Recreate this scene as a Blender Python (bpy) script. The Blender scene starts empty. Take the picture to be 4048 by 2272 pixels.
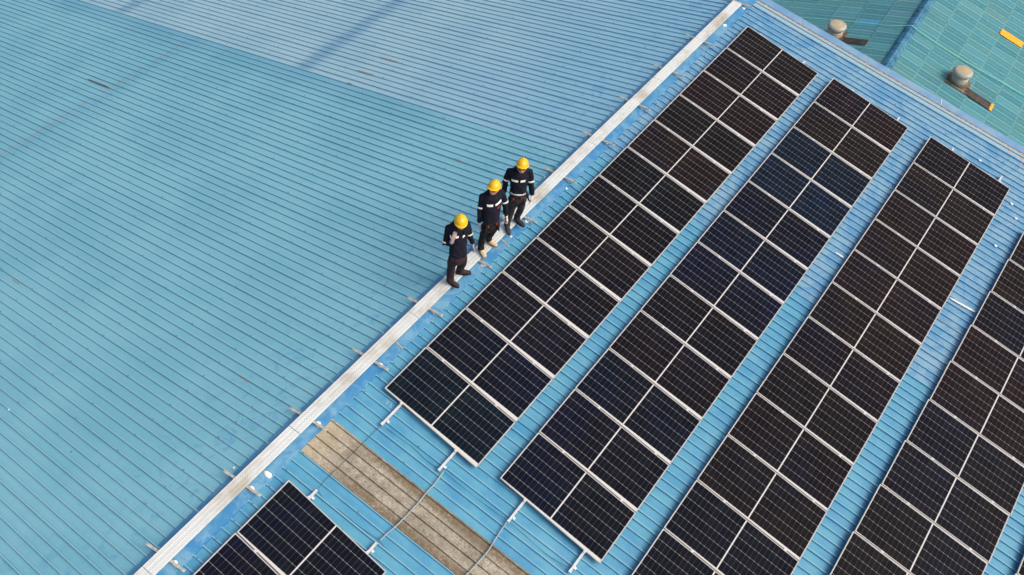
import bpy, bmesh, math, random
from mathutils import Vector, Matrix, noise
from math import sin, cos, pi, radians

# ------------------------------------------------------------------ camera, sky, sun, exposure
SC = bpy.context.scene
COL = SC.collection
CAM_POS = Vector((6.884162, -17.942148, 12.565771))
CAM_R = [[0.80006691, 0.59972639, 0.01487278], [0.47379118, -0.61646687, -0.62888037], [-0.36798757, 0.51019297, -0.77735982]]
cam_d = bpy.data.cameras.new('camera'); cam = bpy.data.objects.new('camera', cam_d); COL.objects.link(cam)
cam_d.sensor_width = 36.0; cam_d.lens = 31.83325; cam_d.clip_start = 0.1; cam_d.clip_end = 2000
r_, d_, f_ = [Vector(v) for v in CAM_R]
m = Matrix.Identity(4)
for i in range(3):
    m[i][0] = r_[i]; m[i][1] = -d_[i]; m[i][2] = -f_[i]; m[i][3] = CAM_POS[i]
cam.matrix_world = m
SC.camera = cam

SUN_DIR = Vector((0.74, 0.20, 0.72)).normalized()          # towards the sun, veiled by thin cloud
world = bpy.data.worlds.new('World'); SC.world = world; world.use_nodes = True
wn = world.node_tree.nodes; wl = world.node_tree.links
bg = wn['Background']; sky = wn.new('ShaderNodeTexSky'); sky.sky_type = 'NISHITA'; sky.sun_disc = False
sky.sun_elevation = math.asin(SUN_DIR.z); sky.sun_rotation = math.atan2(SUN_DIR.x, SUN_DIR.y)
sky.air_density = 1.0; sky.dust_density = 6.0; sky.ozone_density = 0.6; sky.altitude = 50
wl.new(sky.outputs[0], bg.inputs[0]); bg.inputs[1].default_value = 0.15
sun_d = bpy.data.lights.new('sun', 'SUN'); sun = bpy.data.objects.new('sun', sun_d); COL.objects.link(sun)
sun_d.energy = 0.85; sun_d.angle = radians(30); sun_d.color = (1.0, 0.96, 0.90)
sun.rotation_euler = SUN_DIR.to_track_quat('Z', 'Y').to_euler()
SC.view_settings.view_transform = 'Standard'; SC.view_settings.look = 'None'
SC.view_settings.exposure = 0.31; SC.view_settings.gamma = 1.0
try: SC.view_settings.use_curve_mapping = False
except Exception: pass

random.seed(7)
A = 0.21081091                                                     # pitch of the blue roof
CA, SA = cos(A), sin(A)
MR = Matrix(((CA, 0, SA, 0), (0, 1, 0, 0), (-SA, 0, CA, 0), (0, 0, 0, 1)))       # x = down slope, y = along ridge, z = off the sheet
ML = Matrix(((-CA, 0, -SA, 0), (0, -1, 0, 0), (-SA, 0, CA, 0), (0, 0, 0, 1)))    # x = down slope, y = -(along ridge)

# ------------------------------------------------------------------ object helpers
def link(o, parent=None):
    COL.objects.link(o)
    if parent is not None: o.parent = parent
    return o

def empty(name, label=None, cat=None, group=None, mat=None, kind=None):
    o = bpy.data.objects.new(name, None); o.empty_display_size = 0.2
    if mat is not None: o.matrix_world = mat
    tag(o, label, cat, group, kind)
    return link(o)

def tag(o, label=None, cat=None, group=None, kind=None):
    if label: o['label'] = label
    if cat: o['category'] = cat
    if group: o['group'] = group
    if kind: o['kind'] = kind
    return o

def mesh_from(verts, faces, name='m', smooth=False, uvs=None):
    me = bpy.data.meshes.new(name); me.from_pydata([tuple(v) for v in verts], [], faces); me.update()
    if smooth:
        for p in me.polygons: p.use_smooth = True
    if uvs is not None:
        uvl = me.uv_layers.new(name='UVMap')
        for p in me.polygons:
            for li, vi in zip(p.loop_indices, p.vertices): uvl.data[li].uv = uvs[vi]
    return me

class MB:
    def __init__(s): s.v = []; s.f = []
    def add(s, vs, fs):
        n = len(s.v); s.v += [Vector(v) for v in vs]; s.f += [tuple(i + n for i in f) for f in fs]
    def box(s, x0, x1, y0, y1, z0, z1, M=None):
        vs = [Vector((x, y, z)) for z in (z0, z1) for y in (y0, y1) for x in (x0, x1)]
        if M is not None: vs = [M @ v for v in vs]
        s.add(vs, [(0, 2, 3, 1), (4, 5, 7, 6), (0, 1, 5, 4), (2, 6, 7, 3), (0, 4, 6, 2), (1, 3, 7, 5)])
    def tube(s, pts, radii, seg=10, ref=Vector((0, 0, 1)), cap=True, rnd=True):
        """tapered elliptical tube through pts; radii are r or (a,b); a lies along ref"""
        pts = [Vector(p) for p in pts]
        rr = [(r, r) if not isinstance(r, tuple) else r for r in radii]
        if rnd and cap:
            t0 = (pts[1] - pts[0]).normalized(); t1 = (pts[-1] - pts[-2]).normalized()
            a0, b0 = rr[0]; a1, b1 = rr[-1]; m0 = min(a0, b0); m1 = min(a1, b1)
            pts = [pts[0] - t0 * m0 * .95, pts[0] - t0 * m0 * .6] + pts + [pts[-1] + t1 * m1 * .6, pts[-1] + t1 * m1 * .95]
            rr = [(a0 * .35, b0 * .35), (a0 * .8, b0 * .8)] + rr + [(a1 * .8, b1 * .8), (a1 * .35, b1 * .35)]
        n0 = len(s.v); N = len(pts)
        for i, p in enumerate(pts):
            t = (pts[min(i + 1, N - 1)] - pts[max(i - 1, 0)]).normalized()
            u = ref - t * ref.dot(t)
            if u.length < 1e-4: u = Vector((1, 0, 0)) - t * t.x
            u.normalize(); w = t.cross(u)
            for k in range(seg):
                an = 2 * pi * k / seg
                s.v.append(p + u * cos(an) * rr[i][0] + w * sin(an) * rr[i][1])
        for i in range(N - 1):
            for k in range(seg):
                a = n0 + i * seg + k; b = n0 + i * seg + (k + 1) % seg
                s.f.append((a, b, b + seg, a + seg))
        if cap:
            s.f.append(tuple(n0 + k for k in range(seg))[::-1])
            s.f.append(tuple(n0 + (N - 1) * seg + k for k in range(seg)))
    def ell(s, c, r, M=None, seg=12, rings=8):
        c = Vector(c); M = M or Matrix.Identity(3); n0 = len(s.v)
        s.v.append(c + M @ Vector((0, 0, -r[2])))
        for i in range(1, rings):
            ph = -pi / 2 + pi * i / rings
            for k in range(seg):
                an = 2 * pi * k / seg
                s.v.append(c + M @ Vector((r[0] * cos(ph) * cos(an), r[1] * cos(ph) * sin(an), r[2] * sin(ph))))
        s.v.append(c + M @ Vector((0, 0, r[2])))
        for k in range(seg):
            s.f.append((n0, n0 + 1 + (k + 1) % seg, n0 + 1 + k))
            for i in range(rings - 2):
                a = n0 + 1 + i * seg + k; b = n0 + 1 + i * seg + (k + 1) % seg
                s.f.append((a, b, b + seg, a + seg))
            e = n0 + 1 + (rings - 2) * seg
            s.f.append((e + k, e + (k + 1) % seg, len(s.v) - 1))
    def mesh(s, name='m', smooth=False): return mesh_from(s.v, s.f, name, smooth)
    def obj(s, name, mat, parent=None, smooth=False):
        me = s.mesh(name, smooth); me.materials.append(mat)
        return link(bpy.data.objects.new(name, me), parent)

# ------------------------------------------------------------------ material helpers
class NT:
    def __init__(s, name):
        s.m = bpy.data.materials.new(name); s.m.use_nodes = True; s.t = s.m.node_tree
        s.p = s.t.nodes['Principled BSDF']
    def n(s, typ, **kw):
        nd = s.t.nodes.new(typ)
        for k, v in kw.items(): setattr(nd, k, v)
        return nd
    def l(s, a, b): s.t.links.new(a, b)
    def val(s, x, sock):
        if hasattr(x, 'links') or hasattr(x, 'is_linked'): s.l(x, sock)
        else: sock.default_value = x
    def math(s, op, a, b=0.0, c=0.0):
        nd = s.n('ShaderNodeMath', operation=op); s.val(a, nd.inputs[0]); s.val(b, nd.inputs[1]); s.val(c, nd.inputs[2])
        return nd.outputs[0]
    def obj(s):
        tc = s.n('ShaderNodeTexCoord'); sp = s.n('ShaderNodeSeparateXYZ'); s.l(tc.outputs['Object'], sp.inputs[0])
        return tc.outputs['Object'], sp.outputs[0], sp.outputs[1], sp.outputs[2]
    def noise(s, vec, scale, detail=4, rough=.55, sc=None, dist=0.0):
        if sc is not None:
            mp = s.n('ShaderNodeMapping'); mp.inputs['Scale'].default_value = sc; s.l(vec, mp.inputs[0]); vec = mp.outputs[0]
        nd = s.n('ShaderNodeTexNoise'); nd.inputs['Scale'].default_value = scale; nd.inputs['Detail'].default_value = detail
        nd.inputs['Roughness'].default_value = rough; nd.inputs['Distortion'].default_value = dist
        s.l(vec, nd.inputs['Vector']); return nd.outputs[0]
    def ramp(s, x, lo, hi, a=0.0, b=1.0, smooth=True):
        nd = s.n('ShaderNodeMapRange'); nd.interpolation_type = 'SMOOTHSTEP' if smooth else 'LINEAR'
        s.val(x, nd.inputs[0]); nd.inputs[1].default_value = lo; nd.inputs[2].default_value = hi
        nd.inputs[3].default_value = a; nd.inputs[4].default_value = b; return nd.outputs[0]
    def mix(s, f, a, b, mode='MIX'):
        nd = s.n('ShaderNodeMix', data_type='RGBA', blend_type=mode)
        s.val(f, nd.inputs[0])
        for x, k in ((a, 6), (b, 7)):
            if isinstance(x, tuple): nd.inputs[k].default_value = (x + (1,))[:4]
            else: s.l(x, nd.inputs[k])
        return nd.outputs[2]
    def base(s, c):
        if isinstance(c, tuple): s.p.inputs['Base Color'].default_value = (c + (1,))[:4]
        else: s.l(c, s.p.inputs['Base Color'])
    def set(s, rough=.5, metal=0.0, spec=.5):
        s.val(rough, s.p.inputs['Roughness']); s.val(metal, s.p.inputs['Metallic']); s.p.inputs['Specular IOR Level'].default_value = spec
    def bump(s, h, strength=.3, dist=.01):
        b = s.n('ShaderNodeBump'); b.inputs['Strength'].default_value = strength; b.inputs['Distance'].default_value = dist
        s.l(h, b.inputs['Height']); s.l(b.outputs[0], s.p.inputs['Normal'])

def lin(r, g, b):
    f = lambda c: (c / 255 / 12.92) if c / 255 <= .04045 else ((c / 255 + .055) / 1.055) ** 2.4
    return (f(r), f(g), f(b))

def simple(name, c, rough=.6, metal=0.0, spec=.5, var=.15, scale=30, bump=0.0):
    t = NT(name); v = t.obj()[0]; nz = t.noise(v, scale)
    dk = tuple(x * (1 - var * 1.6) for x in c); lt = tuple(min(1, x * (1 + var)) for x in c)
    t.base(t.mix(t.ramp(nz, .3, .7), dk, lt)); t.set(rough, metal, spec)
    if bump: t.bump(nz, bump, .01)
    return t.m

# ------------------------------------------------------------------ roof paint
def roof_paint(name, side):
    t = NT(name); vec, x, y, z = t.obj()
    u = y if side == 'R' else t.math('MULTIPLY', y, -1.0)
    big = t.noise(vec, .5, 3); mid = t.noise(vec, 2.2, 5, .6); fine = t.noise(vec, 9, 4, .6)
    streak = t.noise(vec, 1.0, 5, .6, sc=(.55, 5.0, 1.0))
    grain = t.noise(vec, 60, 2)
    if side == 'L':
        low = t.mix(t.ramp(big, .35, .65), PAL['L_low_a'], PAL['L_low_b'])
        up = t.mix(t.ramp(big, .35, .65), PAL['L_up_a'], PAL['L_up_b'])
        bnd = -6.11
        up = t.mix(t.ramp(t.math('ADD', x, t.math('MULTIPLY', big, 3.0)), 2.0, 9.0, .85, 0.0), up, PAL['L_up_n'])
        edge = t.ramp(t.math('ADD', u, t.math('MULTIPLY', t.math('SUBTRACT', fine, .5), .10)), bnd - .05, bnd + .05)
        c = t.mix(edge, low, up)
        # unfaded paint below the lap edge of the paler sheets
        blue_lo = t.math('MULTIPLY', t.ramp(u, bnd - .95, bnd - .05), t.math('SUBTRACT', 1.0, edge))
        blue_lo = t.math('MULTIPLY', blue_lo, t.ramp(t.math('ADD', x, t.math('MULTIPLY', mid, 4.0)), 3.5, 8.0))
        c = t.mix(t.math('MULTIPLY', blue_lo, .24), c, PAL['L_unfaded'])
        # unfaded bands beside the transverse laps
        for vv, cond, w in ((8.75, 1, .36), (16.95, 1, .40), (12.98, 0, .34)):
            d = t.math('ABSOLUTE', t.math('SUBTRACT', t.math('ADD', x, t.math('MULTIPLY', streak, .3)), vv - .02))
            b = t.ramp(d, .0, w * 1.3, 1.0, 0.0)
            b = t.math('MULTIPLY', b, edge if cond else t.math('SUBTRACT', 1.0, edge))
            k = .5 if cond else .28
            c = t.mix(t.math('MULTIPLY', b, t.math('MULTIPLY', t.ramp(mid, .2, .6, .5, 1.0), k)), c, PAL['L_unfaded'] if cond else PAL['L_mid'])
        # rub marks near the ridge
        near = t.ramp(t.math('ADD', x, t.math('MULTIPLY', big, 2.0)), 1.0, 4.2, 1.0, 0.0)
        rub = t.math('MULTIPLY', t.ramp(t.noise(vec, 3.2, 6, .7, dist=1.0), .50, .66), near)
        c = t.mix(t.math('MULTIPLY', rub, .5), c, PAL['rub'])
        sc2 = t.ramp(t.noise(vec, 2.0, 7, .75, dist=.6), .66, .72)
        c = t.mix(t.math('MULTIPLY', sc2, .22), c, PAL['rub'])
    else:
        low = t.mix(t.ramp(mid, .3, .68), PAL['R_low_a'], PAL['R_low_b'])
        upm = t.noise(vec, 1.7, 7, .7, dist=1.2)
        up = t.mix(t.ramp(upm, .38, .62), PAL['R_up_a'], PAL['R_up_b'])
        edge = t.ramp(u, -5.80, -5.77)
        c = t.mix(edge, low, up)
        rub = t.ramp(t.noise(vec, 3.6, 6, .7, dist=1.0), .56, .68)
        c = t.mix(t.math('MULTIPLY', rub, .2), c, PAL['rub'])
        c = t.mix(t.ramp(t.math('SUBTRACT', y, t.math('MULTIPLY', x, .068)), .885, .89), c, lin(142, 170, 180))
    c = t.mix(t.math('MULTIPLY', t.ramp(streak, .35, .75), .16 if side == 'L' else .09), c, PAL['chalk_highlight'])
    c = t.mix(t.math('MULTIPLY', t.ramp(fine, .55, .8), .12), c, PAL['dirt'])
    flank_shade = t.math('MULTIPLY', t.ramp(z, .0128, .0150), t.ramp(z, .021, .025, 1.0, 0.0))
    c = t.mix(t.math('MULTIPLY', flank_shade, .55), c, lin(44, 124, 168))  # rib-side shade painted in as a deeper blue on the flanks
    c = t.mix(t.ramp(z, .022, .027, 0.0, .30), c, PAL['chalk_highlight'])  # highlight along the rib tops painted in with the chalky worn tone
    c = t.mix(.07, c, t.mix(grain, (0, 0, 0), (1, 1, 1)), 'OVERLAY')
    t.base(c); t.set(t.ramp(mid, .3, .7, .42, .6), 0.0, .35)
    t.bump(t.math('ADD', t.math('MULTIPLY', mid, .6), t.math('MULTIPLY', fine, .25)), .12, .02)
    return t.m

PAL = dict(
    L_low_a=lin(114, 176, 192), L_low_b=lin(125, 184, 198), L_up_a=lin(147, 185, 199), L_up_b=lin(157, 192, 203), L_up_n=lin(126, 177, 202),
    L_unfaded=lin(40, 118, 166), L_mid=lin(80, 146, 174), rub=lin(48, 132, 182), chalk_highlight=lin(158, 190, 200), dirt=lin(98, 136, 150),
    R_low_a=lin(62, 134, 172), R_low_b=lin(84, 152, 178), R_up_a=lin(76, 134, 174), R_up_b=lin(116, 156, 180),
    cap_a=lin(56, 124, 172), cap_b=lin(106, 154, 180))

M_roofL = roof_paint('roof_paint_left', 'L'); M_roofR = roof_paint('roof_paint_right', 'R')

def cap_mat():
    t = NT('ridge_cap_paint'); vec = t.obj()[0]; tc = t.obj()
    n1 = t.noise(vec, 1.6, 7, .7, sc=(1, .8, 1), dist=1.0); n2 = t.noise(vec, 7, 6, .7)
    c = t.mix(t.ramp(n1, .42, .66), PAL['cap_a'], PAL['cap_b'])
    c = t.mix(t.math('MULTIPLY', t.ramp(n2, .5, .72), .35), c, lin(150, 188, 212))
    c = t.mix(t.math('MULTIPLY', t.ramp(t.noise(vec, 26, 3), .68, .76), .5), c, lin(190, 205, 212))
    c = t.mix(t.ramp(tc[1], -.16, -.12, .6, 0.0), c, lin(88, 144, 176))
    t.base(c); t.set(.5, 0, .35); t.bump(n2, .15, .01); return t.m
M_cap = cap_mat()

def flash_mat():
    t = NT('rake_flashing_paint'); vec = t.obj()[0]
    n1 = t.noise(vec, 1.3, 6, .65); n2 = t.noise(vec, 12, 5, .7)
    c = t.mix(t.ramp(n1, .38, .62), lin(98, 140, 178), lin(122, 156, 180))
    c = t.mix(t.math('MULTIPLY', t.ramp(n2, .6, .8), .3), c, lin(138, 162, 178))
    t.base(c); t.set(.5, 0, .35); return t.m
M_flash = flash_mat()
M_seal = simple('orange_sealant', lin(205, 160, 130), .8, var=.3, scale=14)
M_white = simple('white_sealant', lin(232, 232, 228), .8, var=.06, scale=40, bump=.4)
M_rust = simple('rust', lin(120, 74, 46), .9, var=.5, scale=30)
M_rustpale = simple('pale_rust', lin(170, 138, 114), .9, var=.35, scale=30)
M_screw = simple('screw_metal', lin(52, 62, 72), .6, .3, var=.3)
M_alu = simple('rail_aluminium', lin(206, 207, 207), .45, .1, var=.06, scale=12)
M_frame = simple('panel_frame_metal', lin(184, 182, 178), .5, 0, var=.05, scale=4)
M_back = simple('panel_back', lin(190, 190, 190), .7)
M_wire = simple('wire_sheath', lin(44, 62, 74), .7)
M_conduit = simple('grey_conduit', lin(142, 160, 162), .55, 0, var=.12, scale=20)
M_dark = simple('dark_void', lin(30, 30, 32), .9)
M_strap = simple('weathered_strap', lin(176, 158, 132), .75, .1, var=.25)
M_strut = simple('strut_channel', lin(206, 202, 190), .6, 0, var=.14, scale=18)
M_blue_drop = simple('green_paint_drop', lin(60, 160, 96), .6)

def deck_mat():
    t = NT('perforated_deck'); vec, x, y, z = t.obj()
    # holes: rows across x, pitch along y (object space metres)
    px, py = .030, .046
    row = t.math('FLOOR', t.math('DIVIDE', x, px))
    off = t.math('MULTIPLY', t.math('MODULO', t.math('ABSOLUTE', row), 2.0), .5)
    fx = t.math('SUBTRACT', t.math('FRACT', t.math('DIVIDE', x, px)), .5)
    fy = t.math('SUBTRACT', t.math('FRACT', t.math('ADD', t.math('DIVIDE', y, py), off)), .5)
    r = t.math('SQRT', t.math('ADD', t.math('POWER', t.math('MULTIPLY', fx, px), 2.0), t.math('POWER', t.math('MULTIPLY', fy, py), 2.0)))
    hole = t.ramp(r, .0045, .0062, 1.0, 0.0)
    hole = t.math('MULTIPLY', hole, t.ramp(t.math('ABSOLUTE', x), .099, .1, 1.0, 0.0))
    n1 = t.noise(vec, 1.1, 5, .65, sc=(1.0, .8, 1)); n2 = t.noise(vec, 14, 5, .7)
    c = t.mix(t.ramp(n1, .45, .66), lin(217, 222, 219), lin(186, 180, 164))
    c = t.mix(t.math('MULTIPLY', t.ramp(n2, .5, .8), .35), c, lin(150, 140, 120))
    c = t.mix(t.math('MULTIPLY', hole, .85), c, lin(70, 66, 58))
    t.base(c); t.set(.55, .05, .4); t.bump(hole, -.3, .01); return t.m
M_deck = deck_mat()

def sky_mat():
    t = NT('weathered_skylight'); vec, x, y, z = t.obj()
    n1 = t.noise(vec, 1.6, 6, .7, sc=(.8, 2.4, 1)); sp = t.noise(vec, 17, 8, .85); sp2 = t.noise(vec, 42, 5, .85); big = t.noise(vec, 2.6, 5, .7)
    c = t.mix(t.ramp(big, .35, .65), lin(178, 172, 158), lin(144, 138, 124))
    c = t.mix(t.math('MULTIPLY', t.ramp(sp, .44, .60), .55), c, lin(128, 116, 96))
    c = t.mix(t.math('MULTIPLY', t.ramp(sp2, .51, .60), .75), c, lin(78, 72, 60))
    c = t.mix(t.ramp(x, .25, .9, .5, 0.0), c, lin(180, 166, 136))
    ribl = t.math('MULTIPLY', t.ramp(t.math('ABSOLUTE', t.math('SUBTRACT', t.math('FRACT', t.math('DIVIDE', t.math('SUBTRACT', t.math('SUBTRACT', y, t.math('MULTIPLY', x, .035)), .853 - .024), .1763)), .5)), .44, .5, 0.0, .75), t.ramp(big, .3, .6, .4, 1.0))
    c = t.mix(ribl, c, lin(92, 80, 58))
    # moss and silt that has run down beside the ribs at both edges of the strip
    cen = t.math('ADD', t.math('SUBTRACT', t.math('SUBTRACT', y, t.math('MULTIPLY', x, .035)), -13.955), t.math('MULTIPLY', t.math('SUBTRACT', n1, .5), .22))
    g = t.math('MAXIMUM', t.math('MULTIPLY', t.ramp(cen, .16, .27), t.ramp(cen, .40, .33)), t.math('MULTIPLY', t.ramp(cen, -.17, -.26), t.ramp(cen, -.40, -.32)))
    g = t.math('MULTIPLY', g, t.ramp(x, .5, 1.5))
    c = t.mix(t.math('MULTIPLY', g, t.ramp(sp, .3, .62, .25, .85)), c, t.mix(t.ramp(sp2, .4, .6), lin(78, 62, 42), lin(112, 92, 64)))
    t.base(c); t.set(.8, 0, .25); t.bump(sp, .3, .01); return t.m
M_sky = sky_mat()

# ------------------------------------------------------------------ blue corrugated roof
def warp(U, v): return U + (.034 + .034 * min(1, max(0, (U + 14) / 15))) * v

def rib_profile(U0, U1, phase, pitch, hscale=1.0):
    """list of (U, h) of a trapezoidal rib sheet"""
    P = []
    k0 = math.ceil((U0 - phase) / pitch); k1 = math.floor((U1 - phase) / pitch)
    P.append((U0, 0.0))
    for k in range(k0, k1 + 1):
        c = phase + k * pitch
        lap = (k % 4 == 0); h = .033 if lap else .026
        P += [(c - .0215, 0.0), (c - .012, h * hscale), (c + .012, h * hscale), (c + .0215, 0.0)]
        if lap: P += [(c + .0255, .003), (c + .05, .003), (c + .052, .0)]
        P += [(c + .066, .0022), (c + .0885, .0030), (c + .112, .0022)]
    P.append((U1, 0.0)); P = [p for p in P if U0 <= p[0] <= U1]
    return P

def ribbed(name, prof, vs, side, mat, parent, dz=0.0, wf=None):
    V = []; F = []; n = len(prof)
    for j, v in enumerate(vs):
        for (U, h) in prof:
            y = wf(U, v) if wf else U
            wob = .003 * noise.noise(Vector((v * .9, U * 3.1, 4.0)))
            V.append((v, y if side == 'R' else -y, h + dz + wob))
    for j in range(len(vs) - 1):
        for i in range(n - 1):
            a = j * n + i
            F.append((a, a + n, a + n + 1, a + 1) if side == 'R' else (a, a + 1, a + n + 1, a + n))
    me = mesh_from(V, F, name); me.materials.append(mat)
    o = bpy.data.objects.new(name, me); o.matrix_basis = MR if side == 'R' else ML
    return link(o, parent)

factory = empty('factory_building', 'large industrial building under a blue ribbed metal roof that carries the solar panels', 'building')
vsR = [.05 + i * .55 for i in range(26)]; vsL = [.05 + i * .9 for i in range(31)]
PR = .1763
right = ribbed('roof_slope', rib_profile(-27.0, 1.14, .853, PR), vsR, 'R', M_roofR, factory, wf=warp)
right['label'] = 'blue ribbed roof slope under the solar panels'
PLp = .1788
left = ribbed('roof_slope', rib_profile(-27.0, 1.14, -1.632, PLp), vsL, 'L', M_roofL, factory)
left['label'] = 'empty pale blue and cyan ribbed roof slope beyond the walkway'
# lap steps on the left slope: upper sheets ride 5 mm over the lower ones
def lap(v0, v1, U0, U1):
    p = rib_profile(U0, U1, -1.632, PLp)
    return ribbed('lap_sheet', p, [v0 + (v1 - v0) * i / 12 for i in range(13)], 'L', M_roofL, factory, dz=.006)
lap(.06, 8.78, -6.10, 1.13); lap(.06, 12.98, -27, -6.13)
# weathered translucent strip
sk = ribbed('skylight_strip', rib_profile(-14.315, -13.585, .853, PR), [.262 + i * .5 for i in range(26)], 'R', M_sky, factory, dz=.009, wf=warp)
sk['label'] = 'stained beige translucent skylight strip'

# ridge cap
def cap():
    mb_v = []; F = []
    ys = []; y = -27.0
    while y < 1.16: ys.append(y); y += PR / 4
    rows = []
    for y in ys:
        k = (y - .853) / PR; fr = abs(k - round(k)); pan = fr > .2
        e = .262 + (.012 if pan else -.004) + .004 * noise.noise(Vector((y * 3, 0, 0)))
        zl = .003 if pan else .030
        w = .004 * noise.noise(Vector((y * .8, 1, 0)))
        row = []
        for s in (-1, 1):
            pts = [(e, zl), (e - .012, .035), (.13, .040 + w), (.02, .043)]
            if s == 1: pts = pts[::-1]
            for vv, h in pts:
                row.append(Vector((s * (vv * CA + h * SA), y, -vv * SA + h * CA)))
        rows.append(row)
    n = len(rows[0])
    for r in rows: mb_v += r
    for j in range(len(rows) - 1):
        for i in range(n - 1):
            a = j * n + i; F.append((a, a + 1, a + n + 1, a + n))
    me = mesh_from(mb_v, F, 'ridge_cap'); me.materials.append(M_cap)
    o = link(bpy.data.objects.new('ridge_cap', me), factory); o['label'] = 'bright blue ridge capping under the walkway'
    return o
cap()

# rake flashing on the right slope end and mirrored on the left
def flashing(side):
    V = []; F = []; vs = [.0 + i * .5 for i in range(29 if side == 'R' else 50)]
    prof = [(1.139, .002), (1.143, .022), (1.160, .024), (1.25, .025), (1.36, .026), (1.375, .020), (1.376, -.16)]
    for v in vs:
        for U, h in prof:
            y = warp(U, v) if side == 'R' else U
            V.append((v, y if side == 'R' else -y, h + .0015 * noise.noise(Vector((v, U * 4, 2)))))
    n = len(prof)
    for j in range(len(vs) - 1):
        for i in range(n - 1):
            a = j * n + i
            F.append((a, a + n, a + n + 1, a + 1) if side == 'R' else (a, a + 1, a + n + 1, a + n))
    me = mesh_from(V, F, 'rake_flashing'); me.materials.append(M_flash)
    o = bpy.data.objects.new('rake_flashing', me); o.matrix_basis = MR if side == 'R' else ML
    link(o, factory)
flashing('R'); flashing('L')

def ribbon(name, pts, w, h, mat, parent, M, lab=None, jit=.3):
    """thin raised strip following pts given in slope coordinates (v, y, z)"""
    V = []; F = []
    P = [Vector(p) for p in pts]
    for i, p in enumerate(P):
        t = (P[min(i + 1, len(P) - 1)] - P[max(i - 1, 0)]).normalized(); s = Vector((-t.y, t.x, 0)).normalized()
        ww = w * (1 + jit * noise.noise(p * 5.0) * 2)
        if i in (0, len(P) - 1): ww *= .5
        V += [p + s * ww / 2, p + s * ww * .35 + Vector((0, 0, h)), p - s * ww * .35 + Vector((0, 0, h)), p - s * ww / 2]
    for i in range(len(P) - 1):
        for k in range(3): a = i * 4 + k; F.append((a, a + 1, a + 5, a + 4))
    F.append((0, 3, 2, 1)); e = (len(P) - 1) * 4; F.append((e, e + 1, e + 2, e + 3))
    me = mesh_from(V, F, name); me.materials.append(mat)
    o = bpy.data.objects.new(name, me); o.matrix_basis = M
    if lab: o['label'] = lab
    return link(o, parent)

ribbon('sealant_line', [(v, warp(1.128, v), .003) for v in [i * .25 for i in range(1, 56)]], .022, .006, M_seal, factory, MR, 'thin orange sealant line along the roof edge')
for U0, U1, v in ((1.145, 1.37, 1.5), (.865, 1.12, 3.35), (1.145, 1.37, 5.2), (.865, 1.12, 7.05), (.55, 1.12, 7.42)):
    zz = .030 if U0 > 1.1 else .004
    ribbon('sealant_line', [(v - .01 * i, warp(U0 + (U1 - U0) * i / 6, v), zz if U0 > 1.1 or i < 6 else .02) for i in range(7)], .014, .004, M_seal if v != 5.2 else M_white, factory, MR)
ribbon('sealant_line', [(7.478 + .07 * i, -3.553 + .0084 * i, .03) for i in range(9)], .04, .010, M_white, factory, MR, 'white sealant smear between the third and fourth panel rows')
ribbon('sealant_line', [(5.16 + .03 * i, -4.313 + .002 * i, .03) for i in range(7)], .03, .008, M_white, factory, MR)
ribbon('rust_streak', [(7.486 + .067 * i, -4.185 + .0044 * i, .03) for i in range(9)], .012, .003, M_rustpale, factory, MR)
for (u0, v0), (u1, v1), w in (((-8.913, 14.01), (-8.922, 12.95), .034), ((-4.797, 6.93), (-4.796, 6.28), .028), ((-5.486, 7.03), (-5.494, 6.455), .028),
                           ((-6.19, 6.85), (-6.18, 6.67), .03), ((-7.396, 2.29), (-7.39, 2.17), .03), ((-13.81, 1.8), (-13.83, 1.5), .014), ((-14.56, 8.18), (-14.575, 7.9), .018)):
    k = round((u0 + 1.632) / PLp); uc = -1.632 + k * PLp if abs(u0 + 14) > .8 else u0
    z = .036 if abs(u0 + 14) > .8 else .008
    ribbon('rust_streak', [(v0 + (v1 - v0) * i / 8, -(uc + (-.006)), z + .003) for i in range(9)], w, .003, M_rust if w == .034 else M_rustpale, factory, ML)
random.seed(3)
rr = random.Random(5)
for q in range(34):
    u0 = -6.5 - q * .345; n = 9; a_ = rr.uniform(0, .1); e_ = rr.uniform(.24, .345)
    if rr.random() < .12: continue
    ribbon('rust_streak', [(12.99 + .02 * noise.noise(Vector((u0 - i * .04, 0, 0)) * 3), -(u0 - a_ - (e_ - a_) * i / (n - 1)), .008 + .024 * max(0, 1 - abs((((u0 - a_ - (e_ - a_) * i / (n - 1) + 1.632) / PLp + .5) % 1) - .5) * 5)) for i in range(n)], .024, .004, M_rustpale, factory, ML)
for k in range(15):       # flecks of rust along the transverse lap
    u = -6.6 - k * .72 + rr.uniform(-.2, .2)
    ribbon('rust_streak', [(12.985 + .004 * i, -(u + .03 * i), .008) for i in range(5)], .02, .003, M_rustpale, factory, ML)

def blob(u, v, r, M, z, parent, asp=1.0, seed=0):
    mb = MB(); mb.ell((0, 0, 0), (r * asp, r, r * .45), seg=14, rings=8)
    for p in mb.v: p += Vector((p.x, p.y, p.z)) * .35 * noise.noise(p * 18 + Vector((seed, seed * 2, 0)))
    o = mb.obj('sealant_patch', M_white, parent, True)
    o.matrix_basis = M @ Matrix.Translation((v, u if M is MR else -u, z)) @ Matrix.Rotation(seed, 4, 'Z')
    return o
for i, (u, v) in enumerate([(.558, .155), (-.341, .135), (-1.208, .147), (-2.609, .162), (-8.218, .167), (-9.591, .177), (-6.841, .162), (-7.03, .262), (-8.727, .175),
                            (-10.971, .163), (-12.365, .177), (-15.205, .149), (-16.661, .141), (-13.795, .148), (-4.07, .16), (-5.46, .165)]):
    blob(u, v + .01, (.034, .043, .038)[i % 3] * (.5 if i in (7, 8) else 1), MR, .040, factory, 1.2, i * 1.3)
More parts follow.
